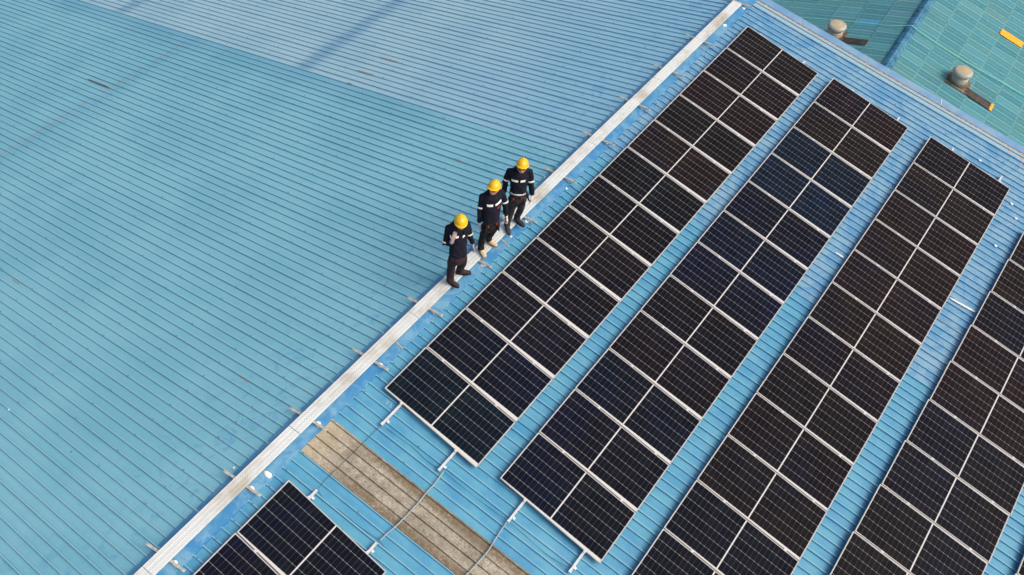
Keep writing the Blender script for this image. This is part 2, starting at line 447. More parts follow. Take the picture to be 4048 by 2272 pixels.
o = blob(-14.893, .185, .044, MR, .040, factory, 1.7, 0.0); o['label'] = 'large oval blob of white sealant on the ridge capping'
for i, (u, v) in enumerate([(.581, 6.591), (-.083, 7.634), (-.412, 7.855), (-1.507, 7.767)]): blob(u, v, .027, MR, .026, factory, 1.5, i * .1)
for i, (u, v) in enumerate([(-11.825, .22), (-15.116, .34), (-16.48, 4.879), (-7.033, .25)]): blob(u, v, .018, ML, .03, factory, 1.3, i)
o = blob(-16.376, 3.038, .018, ML, .008, factory, 1.3, 2); o.data.materials[0] = M_blue_drop; o['label'] = 'small green paint drop'
ribbon('chalk_mark', [(.70, -12.74, .004), (.73, -12.77, .004), (.70, -12.79, .004), (.74, -12.80, .004)], .006, .001, M_white, factory, MR)
ribbon('chalk_mark', [(.77, -12.74, .004), (.80, -12.76, .004), (.78, -12.79, .004), (.83, -12.79, .004), (.80, -12.82, .004)], .006, .001, M_white, factory, MR)

# roof screws: nearest hundred as parts, the others as one part
def screw_mesh():
    mb = MB(); mb.tube([(0, 0, 0), (0, 0, .005)], [.0085, .0085], seg=8, rnd=False)
    mb.tube([(0, 0, .004), (0, 0, .013)], [.0065, .0055], seg=6, rnd=False)
    me = mb.mesh('screw'); me.materials.append(M_screw); return me
SCREW = screw_mesh()
spots = []
for k in range(-82, 14):
    U = -1.632 + k * PLp
    if U > 1.0 or U < -21: continue
    for j, v in enumerate((1.02, 2.32, 3.58, 4.87, 6.15, 7.45, 8.7, 10.0, 11.3, 12.6, 13.9, 15.2, 16.5)):
        if k % 2 == 0: spots.append(('L', U, v + .01 * sin(k * 7.1 + j)))
for k in range(-120, 0):
    U = .853 + k * PR
    if U < -21: continue
    for v in (.33, 1.6):
        if k % 2 == (0 if v < .4 else 1): spots.append(('R', U, v))
for v in (.9, 2.1, 3.3, 4.6, 5.9, 7.2):
    for k in (0, -1, -2, -3): spots.append(('R', .853 + k * PR, v + .08 * k))
def screw_M(s):
    side, U, v = s
    if side == 'R': return MR @ Matrix.Translation((v, warp(U, v), .031))
    return ML @ Matrix.Translation((v, -U, .037 if (v < 8.7 or (U < -6.12 and v < 12.9)) else .031))
spots.sort(key=lambda s: (screw_M(s).translation - CAM_POS).length)
rest = MB(); src = [Vector(v.co) for v in SCREW.vertices]; srcf = [tuple(p.vertices) for p in SCREW.polygons]
for i, s in enumerate(spots):
    if i < 100:
        o = bpy.data.objects.new('screw', SCREW); o.matrix_basis = screw_M(s); link(o, factory)
    else: M = screw_M(s); rest.add([M @ p for p in src], srcf)
o = rest.obj('screw', M_screw, factory); o['kind'] = 'stuff'; o['label'] = 'small dark roofing screws along the ribs'

# gable wall and side walls under the blue roof
M_wall = simple('grey_wall_cladding', lin(150, 156, 160), .8, var=.1, scale=2)
mb = MB(); GZ = -12.0
def rp(v, y, h=-.17): return MR @ Vector((v, y, h))
def lp(v, y, h=-.17): return ML @ Vector((v, -y, h))
for y0, y1 in ((1.14, 1.24), (-26.9, -26.8)):
    a, b, c = lp(26, 0), Vector((0, 0, -.17)), rp(13.6, 0)
    if y1 > 0: yy = [(y0, y1), (y0, y1), (y0 + .9, y1 + .9)]
    else: yy = [(y0, y1)] * 3
    V = []
    for k in (0, 1):
        V += [Vector((a.x, yy[0][k], GZ)), Vector((a.x, yy[0][k], a.z)), Vector((b.x, yy[1][k], b.z)), Vector((c.x, yy[2][k], c.z)), Vector((c.x, yy[2][k], GZ)), Vector((b.x, yy[1][k], GZ))]
    mb.add(V, [(0, 1, 2, 5), (5, 2, 3, 4), (11, 8, 7, 6), (10, 9, 8, 11), (1, 7, 8, 2), (2, 8, 9, 3), (3, 9, 10, 4), (0, 6, 7, 1)])
for x in (a.x, c.x): mb.box(x - .1, x + .1, -26.8, 1.14, GZ, (a.z if x < 0 else c.z) - .02)
mb.obj('wall', M_wall, factory)

# ------------------------------------------------------------------ ridge walkway
walk = empty('roof_walkway', 'long perforated white metal walkway along the ridge where the three workers stand', 'walkway')
joints = [-22.6, -19.82, -16.98, -14.13, -11.28, -8.45, -5.75, -3.14, -1.31, .545]
DZ = .110
for a_, b_ in zip(joints[:-1], joints[1:]):
    V = []; F = []
    prof = [(-.112, -.035), (-.112, 0), (-.103, 0.0), (-.101, -.001), (-.041, -.001), (-.039, .0045), (-.033, .0045), (-.031, -.001), (.031, -.001), (.033, .0045), (.039, .0045), (.041, -.001), (.101, -.001), (.103, 0), (.112, 0), (.112, -.035)]
    ys = [a_ + .004, b_ - .004]
    for y in ys:
        for x, z in prof: V.append((x, y, z))
    n = len(prof)
    F = [(i, i + 1, i + 1 + n, i + n) for i in range(n - 1)] + [tuple(range(n)), tuple(range(n, 2 * n))[::-1]]
    F = F[:-2]
    me = mesh_from(V, F, 'deck_plank'); me.materials.append(M_deck)
    o = bpy.data.objects.new('deck_plank', me); o.location = (0.0, 0, DZ); link(o, walk)
    mod = o.modifiers.new('s', 'SOLIDIFY'); mod.thickness = .0025; mod.offset = -1
def strut():
    mb = MB(); L = .375
    mb.box(-L, L, -.018, .018, .045, .049); mb.box(-L, L, -.018, -.014, .049, .068); mb.box(-L, L, .014, .018, .049, .068)
    mb.box(-L, L, -.014, -.008, .064, .068); mb.box(-L, L, .008, .014, .064, .068)
    me = mb.mesh('cross_rail'); me.materials.append(M_strut); return me
ST = strut()
for i, u in enumerate([-19.5, -18.1, -16.69, -15.24, -13.84, -12.40, -11.0, -9.60, -8.22, -6.87, -5.50, -4.09, -2.68, -1.27, .20, .62][:]):
    if i == 14: continue
    o = bpy.data.objects.new('cross_rail', ST); o.location = (.012, u, 0); o.rotation_euler.z = radians(4.0 + sin(i * 3.3)); link(o, walk)
mbl = MB(); mbl.box(-.02, .02, -.012, .012, 0, .05); LEG = mbl.mesh('leg'); LEG.materials.append(M_strut)
for i, u in enumerate([-19.5, -18.1, -16.69, -15.24, -13.84, -12.40, -11.0, -9.60, -8.22, -6.87, -5.50, -4.09, -2.68, -1.27, .62]):
    for s in (-1, 1):
        o = bpy.data.objects.new('leg', LEG); o.location = (s * .2, u + .004 * s, -.2 * SA + .035); o.scale.z = 1.05; link(o, walk)
for i, (u, v0, v1) in enumerate([(-1.414, .05, .26), (-8.895, .05, .29), (-11.845, .05, .265), (-14.883, .03, .12)]):
    mb = MB(); mb.box(v0, v1, -.012, .012, .043, .047); o = mb.obj('strap', M_strap, walk); o.matrix_basis = MR @ Matrix.Translation((0, u, 0)) @ Matrix.Rotation(-.12, 4, 'Z')

# ------------------------------------------------------------------ solar panels
def glass_mat():
    t = NT('solar_cells'); uvn = t.n('ShaderNodeUVMap'); sp = t.n('ShaderNodeSeparateXYZ'); t.l(uvn.outputs[0], sp.inputs[0])
    x, y = sp.outputs[0], sp.outputs[1]                  # metres: x along the long side from the centre, y across from the centre
    ax = t.math('SUBTRACT', t.math('ABSOLUTE', x), .011)  # distance from the centre bar
    cx = .0815; cy = .1668
    fx = t.math('MULTIPLY', t.math('ABSOLUTE', t.math('SUBTRACT', t.math('FRACT', t.math('ADD', t.math('DIVIDE', ax, cx), .5)), .5)), cx)   # distance to nearest cross line
    fy = t.math('MULTIPLY', t.math('ABSOLUTE', t.math('SUBTRACT', t.math('FRACT', t.math('ADD', t.math('DIVIDE', y, cy), .5)), .5)), cy)
    solid = t.ramp(fy, .0015, .0026, 1.0, 0.0)
    faint = t.math('MULTIPLY', t.ramp(fx, .0010, .0020, 1.0, 0.0), .13)
    dia = t.ramp(t.math('ADD', fx, fy), .0062, .0085, 1.0, 0.0)
    bar = t.ramp(t.math('ABSOLUTE', x), .0105, .0120, 1.0, 0.0)
    edgex = t.ramp(ax, .980, .982); edgey = t.ramp(t.math('ABSOLUTE', y), .5025, .5035)
    ln = t.math('MAXIMUM', t.math('MAXIMUM', t.math('MULTIPLY', solid, .45), faint), t.math('MAXIMUM', t.math('MULTIPLY', dia, .7), bar))
    ln = t.math('MAXIMUM', ln, t.math('MAXIMUM', edgex, edgey))
    oi = t.n('ShaderNodeObjectInfo')
    cell = t.n('ShaderNodeTexWhiteNoise'); cell.noise_dimensions = '3D'
    cmb = t.n('ShaderNodeCombineXYZ'); t.l(t.math('FLOOR', t.math('DIVIDE', x, cx * 3)), cmb.inputs[0]); t.l(t.math('FLOOR', t.math('DIVIDE', y, cy)), cmb.inputs[1]); t.l(oi.outputs['Random'], cmb.inputs[2])
    t.l(cmb.outputs[0], cell.inputs['Vector'])
    var = t.ramp(cell.outputs[0], 0, 1, .75, 1.25)
    c = t.mix(1.0, oi.outputs['Color'], t.mix(cell.outputs[0], (.78, .78, .82), (1.2, 1.2, 1.15)), 'MULTIPLY')
    geo = t.n('ShaderNodeNewGeometry'); tone = t.noise(geo.outputs['Position'], .42, 3, .6)
    c = t.mix(t.ramp(tone, .46, .62), c, t.mix(1.0, c, (.78, 1.0, 1.5), 'MULTIPLY'))
    # busbars: fine silvery lines along the long side of each cell
    bb = t.math('ABSOLUTE', t.math('SUBTRACT', t.math('FRACT', t.math('DIVIDE', y, cy / 9)), .5))
    c = t.mix(t.math('MULTIPLY', t.ramp(bb, .03, .06, 1.0, 0.0), .035), c, (.35, .36, .38))
    dust = t.noise(t.obj()[0], 2.5, 6, .7)
    c = t.mix(t.math('MULTIPLY', t.ramp(dust, .45, .8), .012), c, (.45, .42, .38))
    c = t.mix(ln, c, (.56, .55, .53))
    t.base(c); t.set(t.ramp(dust, .3, .7, .08, .16), 0, .08)
    t.p.inputs['IOR'].default_value = 1.35
    return t.m
M_glass = glass_mat()

# u0, v0, across, along-lean, pitch, length
ROWS = {
    'A': dict(u0=-.008, v0=.573, r1=-.0278, r2=.0025, pt=1.0550, L=1.985, k0=0, n=12, name='row beside the walkway'),
    'B': dict(u0=.099, v0=2.887, r1=-.0225, r2=-.0030, pt=1.0587, L=2.015, k0=0, n=12, name='second row from the walkway'),
    'C': dict(u0=.227, v0=5.403, r1=-.0152, r2=-.0013, pt=1.0661, L=2.030, k0=0, n=12, name='third row from the walkway'),
    'D': dict(u0=.440, v0=8.115, r1=.0078, r2=.0176, pt=1.0909, L=2.090, k0=1, n=10, name='fourth row from the walkway'),
    'E': dict(u0=-.469, v0=10.663, r1=.0078, r2=.0176, pt=1.0909, L=2.090, k0=6, n=8, name='corner row'),
    'Z': dict(u0=-14.759, v0=.624, r1=-.0356, r2=.0086, pt=1.0640, L=2.030, k0=0, n=2, name='short row'),
}
ORD = ['first', 'second', 'third', 'fourth', 'fifth', 'sixth', 'seventh', 'eighth', 'ninth', 'tenth', 'eleventh', 'twelfth', 'thirteenth', 'fourteenth']
HT = .128; TH = .036; FW = .0135
def panel_meshes(R_):
    """frame and glass in local axes: x down the slope, y along the ridge (negative), sheared to the row's own axes"""
    L = R_['L']; W = R_['pt'] - .018
    def T(x, y, z): return Vector((x + 0.0, y + R_['r1'] * x, z))
    fr = MB()
    outer = [(0, 0), (L, 0), (L, -W), (0, -W)]; inner = [(FW, -FW), (L - FW, -FW), (L - FW, -W + FW), (FW, -W + FW)]
    V = [T(x, y, 0) for x, y in outer] + [T(x, y, 0) for x, y in inner] + [T(x, y, -TH) for x, y in outer] + [T(x, y, -TH) for x, y in inner]
    F = []
    for i in range(4):
        j = (i + 1) % 4
        F += [(i, i + 4, j + 4, j), (i, j, j + 8, i + 8), (i + 4, i + 12, j + 12, j + 4), (i + 8, j + 8, j + 12, i + 12)]
    fr.add(V, F); f = fr.mesh('frame'); f.materials.append(M_frame)
    g = [T(FW - .004, -FW + .004, -.004), T(L - FW + .004, -FW + .004, -.004), T(L - FW + .004, -W + FW - .004, -.004), T(FW - .004, -W + FW - .004, -.004)]
    gb = [p + Vector((0, 0, -.006)) for p in g]
    sx = 1.998 / (L - .02); sy = 1.018 / (W - .02)
    uv = [((p.x - L / 2) * sx, (p.y + W / 2) * sy) for p in g] * 2
    gm = mesh_from(g + gb, [(3, 2, 1, 0), (4, 5, 6, 7), (0, 1, 5, 4), (1, 2, 6, 5), (2, 3, 7, 6), (3, 0, 4, 7)], 'glass', uvs=uv)
    gm.materials.append(M_glass); return f, gm
def row_pos(R_, k):
    u = R_['u0'] - k * R_['pt']
    return u, R_['v0'] + R_['r2'] * u
rr = random.Random(11)
GRP = 'solar panels mounted in rows on the blue roof'
CLS = {'brown': (.0105, .0068, .0070), 'navy': (.0045, .0058, .0110), 'dark': (.0068, .0058, .0078), 'blue': (.0040, .0085, .0190), 'mid': (.0048, .0062, .0125), 'teal': (.0034, .0072, .0140)}
proto = None
for rk, R_ in ROWS.items():
    f, gm = panel_meshes(R_)
    lean = math.atan(R_['r2'])
    for k in range(R_.get('k0', 0), R_['n']):
        u, v = row_pos(R_, k)
        M = MR @ Matrix.Translation((v, u - .009, HT)) @ Matrix.Rotation(-lean * .0, 4, 'Z')
        top = R_['n']
        lab = '%s solar panel from the top end of the %s' % (ORD[k], R_['name'])
        if rk == 'E': lab = '%s solar panel at the bottom right corner, beyond the fourth row' % ('upper' if k == 6 else 'lower')
        if rk == 'Z': lab = '%s solar panel from the top of the short row below the beige skylight strip' % ORD[k]
        p = empty('solar_panel', lab, 'solar panel', GRP, M)
        for nm, me in (('frame', f), ('glass', gm)):
            o = bpy.data.objects.new(nm, me); link(o, p)
            if nm == 'glass':
                c = CLS['brown'] if u > -6 else CLS['dark']
                if rr.random() < .3: c = CLS['dark']
                if rk == 'A' and k == 11: c = CLS['teal']
                if rk == 'B' and k in (2, 3): c = CLS['blue']
                if rk == 'B' and k in (4, 5, 6): c = CLS['mid']
                if rk == 'A' and k == 10: c = CLS['mid']
                if rk == 'Z' or (rk == 'B' and k >= 9): c = CLS['navy']
                if rk in 'CD' and k >= 10: c = CLS['navy']
                o.color = tuple(x * rr.uniform(.9, 1.12) for x in c) + (1,)

# mounting rails
def rail_obj(rowkey, off, ua, ub, lab, clampk):
    R_ = ROWS[rowkey]
    def pt(u): return Vector((R_['v0'] + R_['r2'] * u + off, u + R_['r1'] * off, 0))
    a = pt(ua); b = pt(ub); d = (b - a); L = d.length; ang = math.atan2(d.x, -d.y)
    M = MR @ Matrix.Translation(a) @ Matrix.Rotation(ang, 4, 'Z')     # local -y runs down the row
    t = empty('mounting_rail', lab, 'rail', 'aluminium rails under the solar panels', M)
    mb = MB(); z0, z1 = HT - TH - .042, HT - TH - .001
    mb.box(-.018, .018, -L, 0, z0, z1 - .004); mb.box(-.018, -.006, -L, 0, z1 - .004, z1); mb.box(.006, .018, -L, 0, z1 - .004, z1)
    mb.obj('rail_profile', M_alu, t)
    nf = max(2, int(L / 1.4)); fm = MB()
    fm.box(.019, .023, -.02, .02, .03, z0 + .032); fm.box(.019, .06, -.02, .02, .03, .034)
    fme = fm.mesh('foot'); fme.materials.append(M_alu)
    for i in range(nf + 1):
        o = bpy.data.objects.new('foot', fme); o.location = (0, -.12 - (L - .24) * i / nf, 0); link(o, t)
    cm = MB(); cm.box(-.022, .022, -.021, .021, HT - .002, HT + .004); cm.tube([(0, 0, HT + .003), (0, 0, HT + .010)], [.006, .006], seg=6, rnd=False)
    cme = cm.mesh('clamp'); cme.materials.append(M_alu)
    for k in clampk:
        y = (R_['u0'] - k * R_['pt']) - ua
        if -L < y < 0:
            o = bpy.data.objects.new('clamp', cme); o.location = (0, y, 0); link(o, t)
    eb = MB(); eb.box(-.022, .022, -.02, .010, z0 - .006, z1 + .003); e = eb.obj('end_bracket', M_alu, t); e.location = (0, -L + .01, 0)
    return t
for rk_, off, ua, ub, nm in (('A', .38, .03, -13.136, 'row beside the walkway'), ('A', 1.56, .134, -13.08, 'row beside the walkway'), ('B', .52, .173, -13.034, 'second row from the walkway'),
        ('B', 1.72, .288, -13.00, 'second row from the walkway'), ('C', .56, .374, -12.7, 'third row from the walkway'), ('C', 1.757, .483, -12.7, 'third row from the walkway'),
        ('D', .55, -.5, -10.6, 'fourth row from the walkway'), ('D', 1.75, -.5, -10.6, 'fourth row from the walkway'), ('Z', .41, -14.578, -17.0, 'short row below the skylight strip'), ('Z', 1.63, -14.548, -17.0, 'short row below the skylight strip')):
    rail_obj(rk_, off, ua, ub, '%s aluminium rail under the %s' % ('upslope' if off < 1 else 'downslope', nm), range(14))

# ------------------------------------------------------------------ wires and conduits
def curve(name, pts, r, mat, lab, cat, M=MR, group=None, sub=6):
    P = [Vector((v, u, z)) for (u, v, z) in pts]; out = []
    for i in range(len(P) - 1):
        p0 = P[max(i - 1, 0)]; p1 = P[i]; p2 = P[i + 1]; p3 = P[min(i + 2, len(P) - 1)]
        for k in range(sub):
            t = k / sub
            out.append(.5 * ((2 * p1) + (-p0 + p2) * t + (2 * p0 - 5 * p1 + 4 * p2 - p3) * t * t + (-p0 + 3 * p1 - 3 * p2 + p3) * t ** 3))
    out.append(P[-1]); mb = MB(); mb.tube(out, [r] * len(out), seg=8, rnd=False)
    o = mb.obj(name, mat, None, True); o.matrix_basis = M; return tag(o, lab, cat, group)
G1 = 'thin earth wires between the rail ends'
G2 = 'grey flexible conduits crossing the skylight strip'
for pts, lab in (
    ([(-13.136, .92, .06), (-13.30, .91, .036), (-13.60, .906, .046), (-14.042, .898, .046), (-14.34, .885, .040), (-14.578, .905, .06)], 'thin dark wire crossing the upper end of the beige skylight strip'),
    ([(-13.136, .92, .06), (-13.115, 1.15, .008), (-13.09, 1.53, .008), (-13.105, 1.84, .008), (-13.09, 2.05, .02), (-13.08, 2.13, .06)], 'thin dark wire below the first row between its two rail ends'),
    ([(-14.578, .91, .06), (-14.617, 1.10, .008), (-14.587, 1.408, .008), (-14.571, 1.815, .008), (-14.548, 2.12, .06)], 'thin dark wire between the two rail ends of the short row'),
    ([(-14.556, 2.13, .06), (-14.568, 2.38, .008), (-14.568, 2.9, .008), (-14.55, 3.6, .008)], 'thin dark wire running down the roof from the short row to the bottom edge'),
    ([(-13.08, 2.14, .06), (-13.065, 2.5, .008), (-13.05, 3.0, .008), (-13.034, 3.40, .06)], 'thin dark wire from the first row rail end to the second row rail end'),
    ([(-13.034, 3.43, .06), (-13.02, 3.8, .008), (-13.036, 4.206, .008), (-12.985, 4.62, .06)], 'thin dark wire between the two rail ends below the second row')):
    curve('earth_wire', pts, .0035, M_wire, lab, 'wire', group=G1)
for pts, lab in (
    ([(-13.083, 2.167, .06), (-13.333, 2.191, .05), (-13.521, 2.185, .05), (-13.769, 2.195, .052), (-13.99, 2.189, .052), (-14.198, 2.176, .052), (-14.388, 2.15, .05), (-14.548, 2.14, .06)], 'pale grey conduit from the first row across the skylight strip to the short row'),
    ([(-13.03, 3.43, .06), (-13.181, 3.44, .052), (-13.465, 3.47, .052), (-13.62, 3.484, .052), (-13.846, 3.474, .052), (-14.092, 3.457, .052), (-14.35, 3.41, .05), (-14.9, 3.3, .05)], 'pale grey conduit from the second row curving over the skylight strip to the bottom edge')):
    curve('conduit', pts, .012, M_conduit, lab, 'conduit', group=G2)

# ------------------------------------------------------------------ neighbouring fibre-cement roof
NO = Vector((2.645044, 7.341667, -4.500000)); PSI = 0.058127; NB = radians(15.5)
ny = Vector((-sin(PSI), cos(PSI), 0)); nx = Vector((cos(PSI), sin(PSI), 0)); nz = Vector((0, 0, 1))
def nbM(side):
    X = (nx * cos(NB) - nz * sin(NB)) if side == 'R' else (-nx * cos(NB) - nz * sin(NB))
    Y = ny if side == 'R' else -ny; Z = X.cross(Y)
    M = Matrix.Identity(4)
    for i in range(3): M[i][0] = X[i]; M[i][1] = Y[i]; M[i][2] = Z[i]; M[i][3] = NO[i]
    return M
NR_, NL_ = nbM('R'), nbM('L')
SW = .352; SV = .82
def tile_mat(side):
    t = NT('fibre_cement_' + side); vec, x, y, z = t.obj()
    u = y if side == 'R' else t.math('MULTIPLY', y, -1.0)
    v0 = .89 if side == 'R' else .97
    iu = t.math('DIVIDE', t.math('SUBTRACT', u, 4.58), SW); iv = t.math('DIVIDE', t.math('SUBTRACT', x, v0), SV)
    cmb = t.n('ShaderNodeCombineXYZ'); t.l(t.math('FLOOR', iu), cmb.inputs[0]); t.l(t.math('FLOOR', iv), cmb.inputs[1])
    wn_ = t.n('ShaderNodeTexWhiteNoise'); t.l(cmb.outputs[0], wn_.inputs['Vector']); rnd = wn_.outputs[0]
    sp = t.n('ShaderNodeSeparateColor'); t.l(wn_.outputs[1], sp.inputs[0])
    c = t.mix(rnd, lin(68, 128, 140), lin(84, 144, 154))
    c = t.mix(t.math('MULTIPLY', t.ramp(sp.outputs[0], .62, 1.0), .35), c, lin(66, 108, 98))
    c = t.mix(t.math('MULTIPLY', t.ramp(sp.outputs[1], .7, 1.0), .25), c, lin(112, 166, 178))
    st = t.noise(vec, 2.0, 7, .75, sc=(.7, 30, 1)); bl = t.noise(vec, 9, 6, .75)
    dirt = t.math('MULTIPLY', t.ramp(st, .42, .68), t.ramp(bl, .35, .62))
    c = t.mix(t.math('MULTIPLY', dirt, t.ramp(rnd, .1, .9, .85, .35)), c, lin(48, 78, 74))
    fu = t.math('FRACT', iu); fv = t.math('FRACT', iv)
    du = t.math('MULTIPLY', t.math('MINIMUM', fu, t.math('SUBTRACT', 1.0, fu)), SW)
    dm = t.math('MULTIPLY', t.math('ABSOLUTE', t.math('SUBTRACT', fu, .5)), SW)
    c = t.mix(t.math('MULTIPLY', t.ramp(dm, .004, .014, 1.0, 0.0), .5), c, lin(112, 172, 174))
    pale = t.math('MULTIPLY', t.ramp(du, .009, .019, 1.0, 0.0), t.ramp(bl, .3, .55, .5, 1.0))
    c = t.mix(pale, c, t.mix(t.ramp(sp.outputs[2], .55, .75), lin(124, 184, 180), lin(160, 172, 144)))
    dv = t.math('MULTIPLY', t.math('MINIMUM', fv, t.math('SUBTRACT', 1.0, fv)), SV)
    wear = t.math('MULTIPLY', t.ramp(dv, .01, .035, 1.0, 0.0), t.ramp(bl, .32, .5, .3, .9))
    c = t.mix(t.math('MULTIPLY', wear, .42), c, lin(116, 166, 170))
    br = t.math('MULTIPLY', t.ramp(du, .01, .03, 1.0, 0.0), t.ramp(dv, .01, .05, 1.0, 0.0))
    br = t.math('MULTIPLY', br, t.ramp(sp.outputs[1], .45, .55))
    c = t.mix(t.math('MULTIPLY', br, .8), c, lin(104, 66, 52))
    if side == 'L':   # one newer, bluer sheet
        q = t.math('MULTIPLY', t.math('MULTIPLY', t.ramp(u, 2.11, 2.12), t.ramp(u, 2.45, 2.46, 1, 0)), t.math('MULTIPLY', t.ramp(x, .97, .98), t.ramp(x, 1.78, 1.79, 1, 0)))
        c = t.mix(t.math('MULTIPLY', q, .8), c, t.mix(t.ramp(bl, .4, .6), lin(54, 140, 180), lin(92, 156, 190)))
    t.base(c); t.set(.85, 0, .2); t.bump(bl, .2, .01); return t.m
M_tL, M_tR = tile_mat('L'), tile_mat('R')
ware = empty('warehouse_building', 'neighbouring lower building with weathered teal corrugated roof', 'building')
def tiles(side, umin, umax, rows, mat):
    V = []; F = []; v0 = .89 if side == 'R' else .97
    s0 = math.floor((umin - 4.58) / SW); s1 = math.ceil((umax - 4.58) / SW)
    for r in range(-2, rows):
        va = v0 + r * SV; vb = va + SV + .02
        if r == -2: va = v0 - SV * 1.15; 
        if va < 0: va = 0.02
        if vb < .1: continue
        for s in range(s0, s1):
            ua = 4.58 + s * SW; n = 17; base = len(V)
            tw = random.uniform(-.003, .003)
            for j, (v, h) in enumerate(((va, .0), (vb, .012), (vb, -.002))):
                for i in range(n):
                    ph = i / (n - 1); u = ua + SW * 1.02 * ph
                    z = h + .007 * (1 - abs(cos(2 * pi * ph * 2 + pi / 2)) ** 1.0) * 1.0 + .002 * sin(2 * pi * ph * 8) + tw
                    V.append((v, u if side == 'R' else -u, z))
            for j in range(2):
                for i in range(n - 1):
                    a = base + j * n + i
                    F.append((a, a + n, a + n + 1, a + 1) if side == 'R' else (a, a + 1, a + n + 1, a + n))
    me = mesh_from(V, F, 'roof_slope'); me.materials.append(mat)
    o = bpy.data.objects.new('roof_slope', me); o.matrix_basis = NR_ if side == 'R' else NL_
    link(o, ware); return o
tiles('R', -5.5, 13.5, 11, M_tR)['label'] = 'right teal roof slope with the orange patch sheet'
tiles('L', -5.5, 13.5, 11, M_tL)['label'] = 'left teal roof slope behind the blue roof edge'
def ncap():
    t = NT('ridge_tile_paint'); vec = t.obj()[0]; n1 = t.noise(vec, 3, 6, .7); n2 = t.noise(vec, 14, 5, .7)
    c = t.mix(t.ramp(n1, .35, .65), lin(30, 92, 126), lin(74, 132, 160)); c = t.mix(t.math('MULTIPLY', t.ramp(n2, .5, .75), .4), c, lin(24, 74, 100))
    t.base(c); t.set(.7, 0, .3)
    V = []; F = []; y = -5.5; rows = 0; n = 17
    while y < 13.5:
        ph = ((y - 4.58) / (SW / 2)) % 1.0
        bulge = .034 * (0.5 - 0.5 * cos(2 * pi * ph))
        for i in range(n):
            a = -1 + 2 * i / (n - 1); w = .185
            hx = a * w * cos(NB); side = abs(a)
            zz = -abs(a) * w * sin(NB) + .035 + bulge * (1 - .2 * side) + .03 * (1 - side * side) - (.02 if side > .95 else 0)
            p = NO + nx * hx + ny * (y + .035 * side * sin(2 * pi * ph)) + nz * zz; V.append(p)
        rows += 1; y += SW / 2 / 6
    for j in range(rows - 1):
        for i in range(n - 1):
            a = j * n + i; F.append((a, a + 1, a + n + 1, a + n))
    me = mesh_from(V, F, 'ridge_cap', True); me.materials.append(t.m); o = link(bpy.data.objects.new('ridge_cap', me), ware)
    o['label'] = 'scalloped blue ridge tiles of the teal roof'
    sm = MB()
    y = -1.0
    while y < 6:
        for s in (-1, 1):
            p = NO + nx * s * .085 + ny * (y + .04) + nz * .075; sm.tube([p, p + nz * .02], [.011, .008], seg=6, rnd=False)
        y += SW / 2
    o = sm.obj('bolt', M_screw, ware); o['kind'] = 'stuff'
    mb = MB(); mb.box(-.03, .03, -.05, .05, .07, .10); o = mb.obj('rusty_clip', simple('red_rust', lin(96, 34, 26), .9), ware)
    M = Matrix.Identity(4)
    for i in range(3): M[i][0] = nx[i]; M[i][1] = ny[i]; M[i][2] = nz[i]; M[i][3] = (NO + nx * -.09 + ny * 3.16)[i]
    o.matrix_basis = M
ncap()
# coloured patch sheets
def patch(name, side, u0, u1, v0, v1, mat, lab, dz=.03):
    n = 9; V = []; F = []
    for j, v in enumerate((v0, (v0 + v1) / 2, v1)):
        for i in range(n):
            ph = i / (n - 1); u = u0 + (u1 - u0) * ph
            V.append((v + .012 * sin(ph * 13), u if side == 'R' else -u, dz + .012 * (1 - abs(cos(2 * pi * ph * 2 + pi / 2)))))
    for j in range(2):
        for i in range(n - 1):
            a = j * n + i; F.append((a, a + n, a + n + 1, a + 1) if side == 'R' else (a, a + 1, a + n + 1, a + n))
    me = mesh_from(V, F, name); me.materials.append(mat); o = bpy.data.objects.new(name, me); o.matrix_basis = NR_ if side == 'R' else NL_
    m_ = o.modifiers.new('s', 'SOLIDIFY'); m_.thickness = .006
    o['label'] = lab; return link(o, ware)
M_or = simple('orange_sheet', lin(250, 170, 20), .6, var=.08, scale=8); M_blk = simple('dark_sheet', lin(66, 58, 52), .75, var=.3, scale=5)
M_bro = simple('brown_flashing', lin(120, 102, 86), .9, var=.45, scale=9)
patch('patch_sheet', 'R', 4.60, 4.94, 2.51, 3.33, M_or, 'bright orange roof patch sheet')
patch('patch_sheet', 'R', .79, 1.14, 2.40, 3.31, M_blk, 'dark brown sheet below the right ventilator')
patch('patch_edge', 'R', .79, 1.14, 3.29, 3.38, M_or, 'orange sealed edge of the dark sheet', .034)
patch('patch_sheet', 'L', .85, 1.17, .98, 1.78, M_blk, 'dark brown sheet beside the left ventilator')

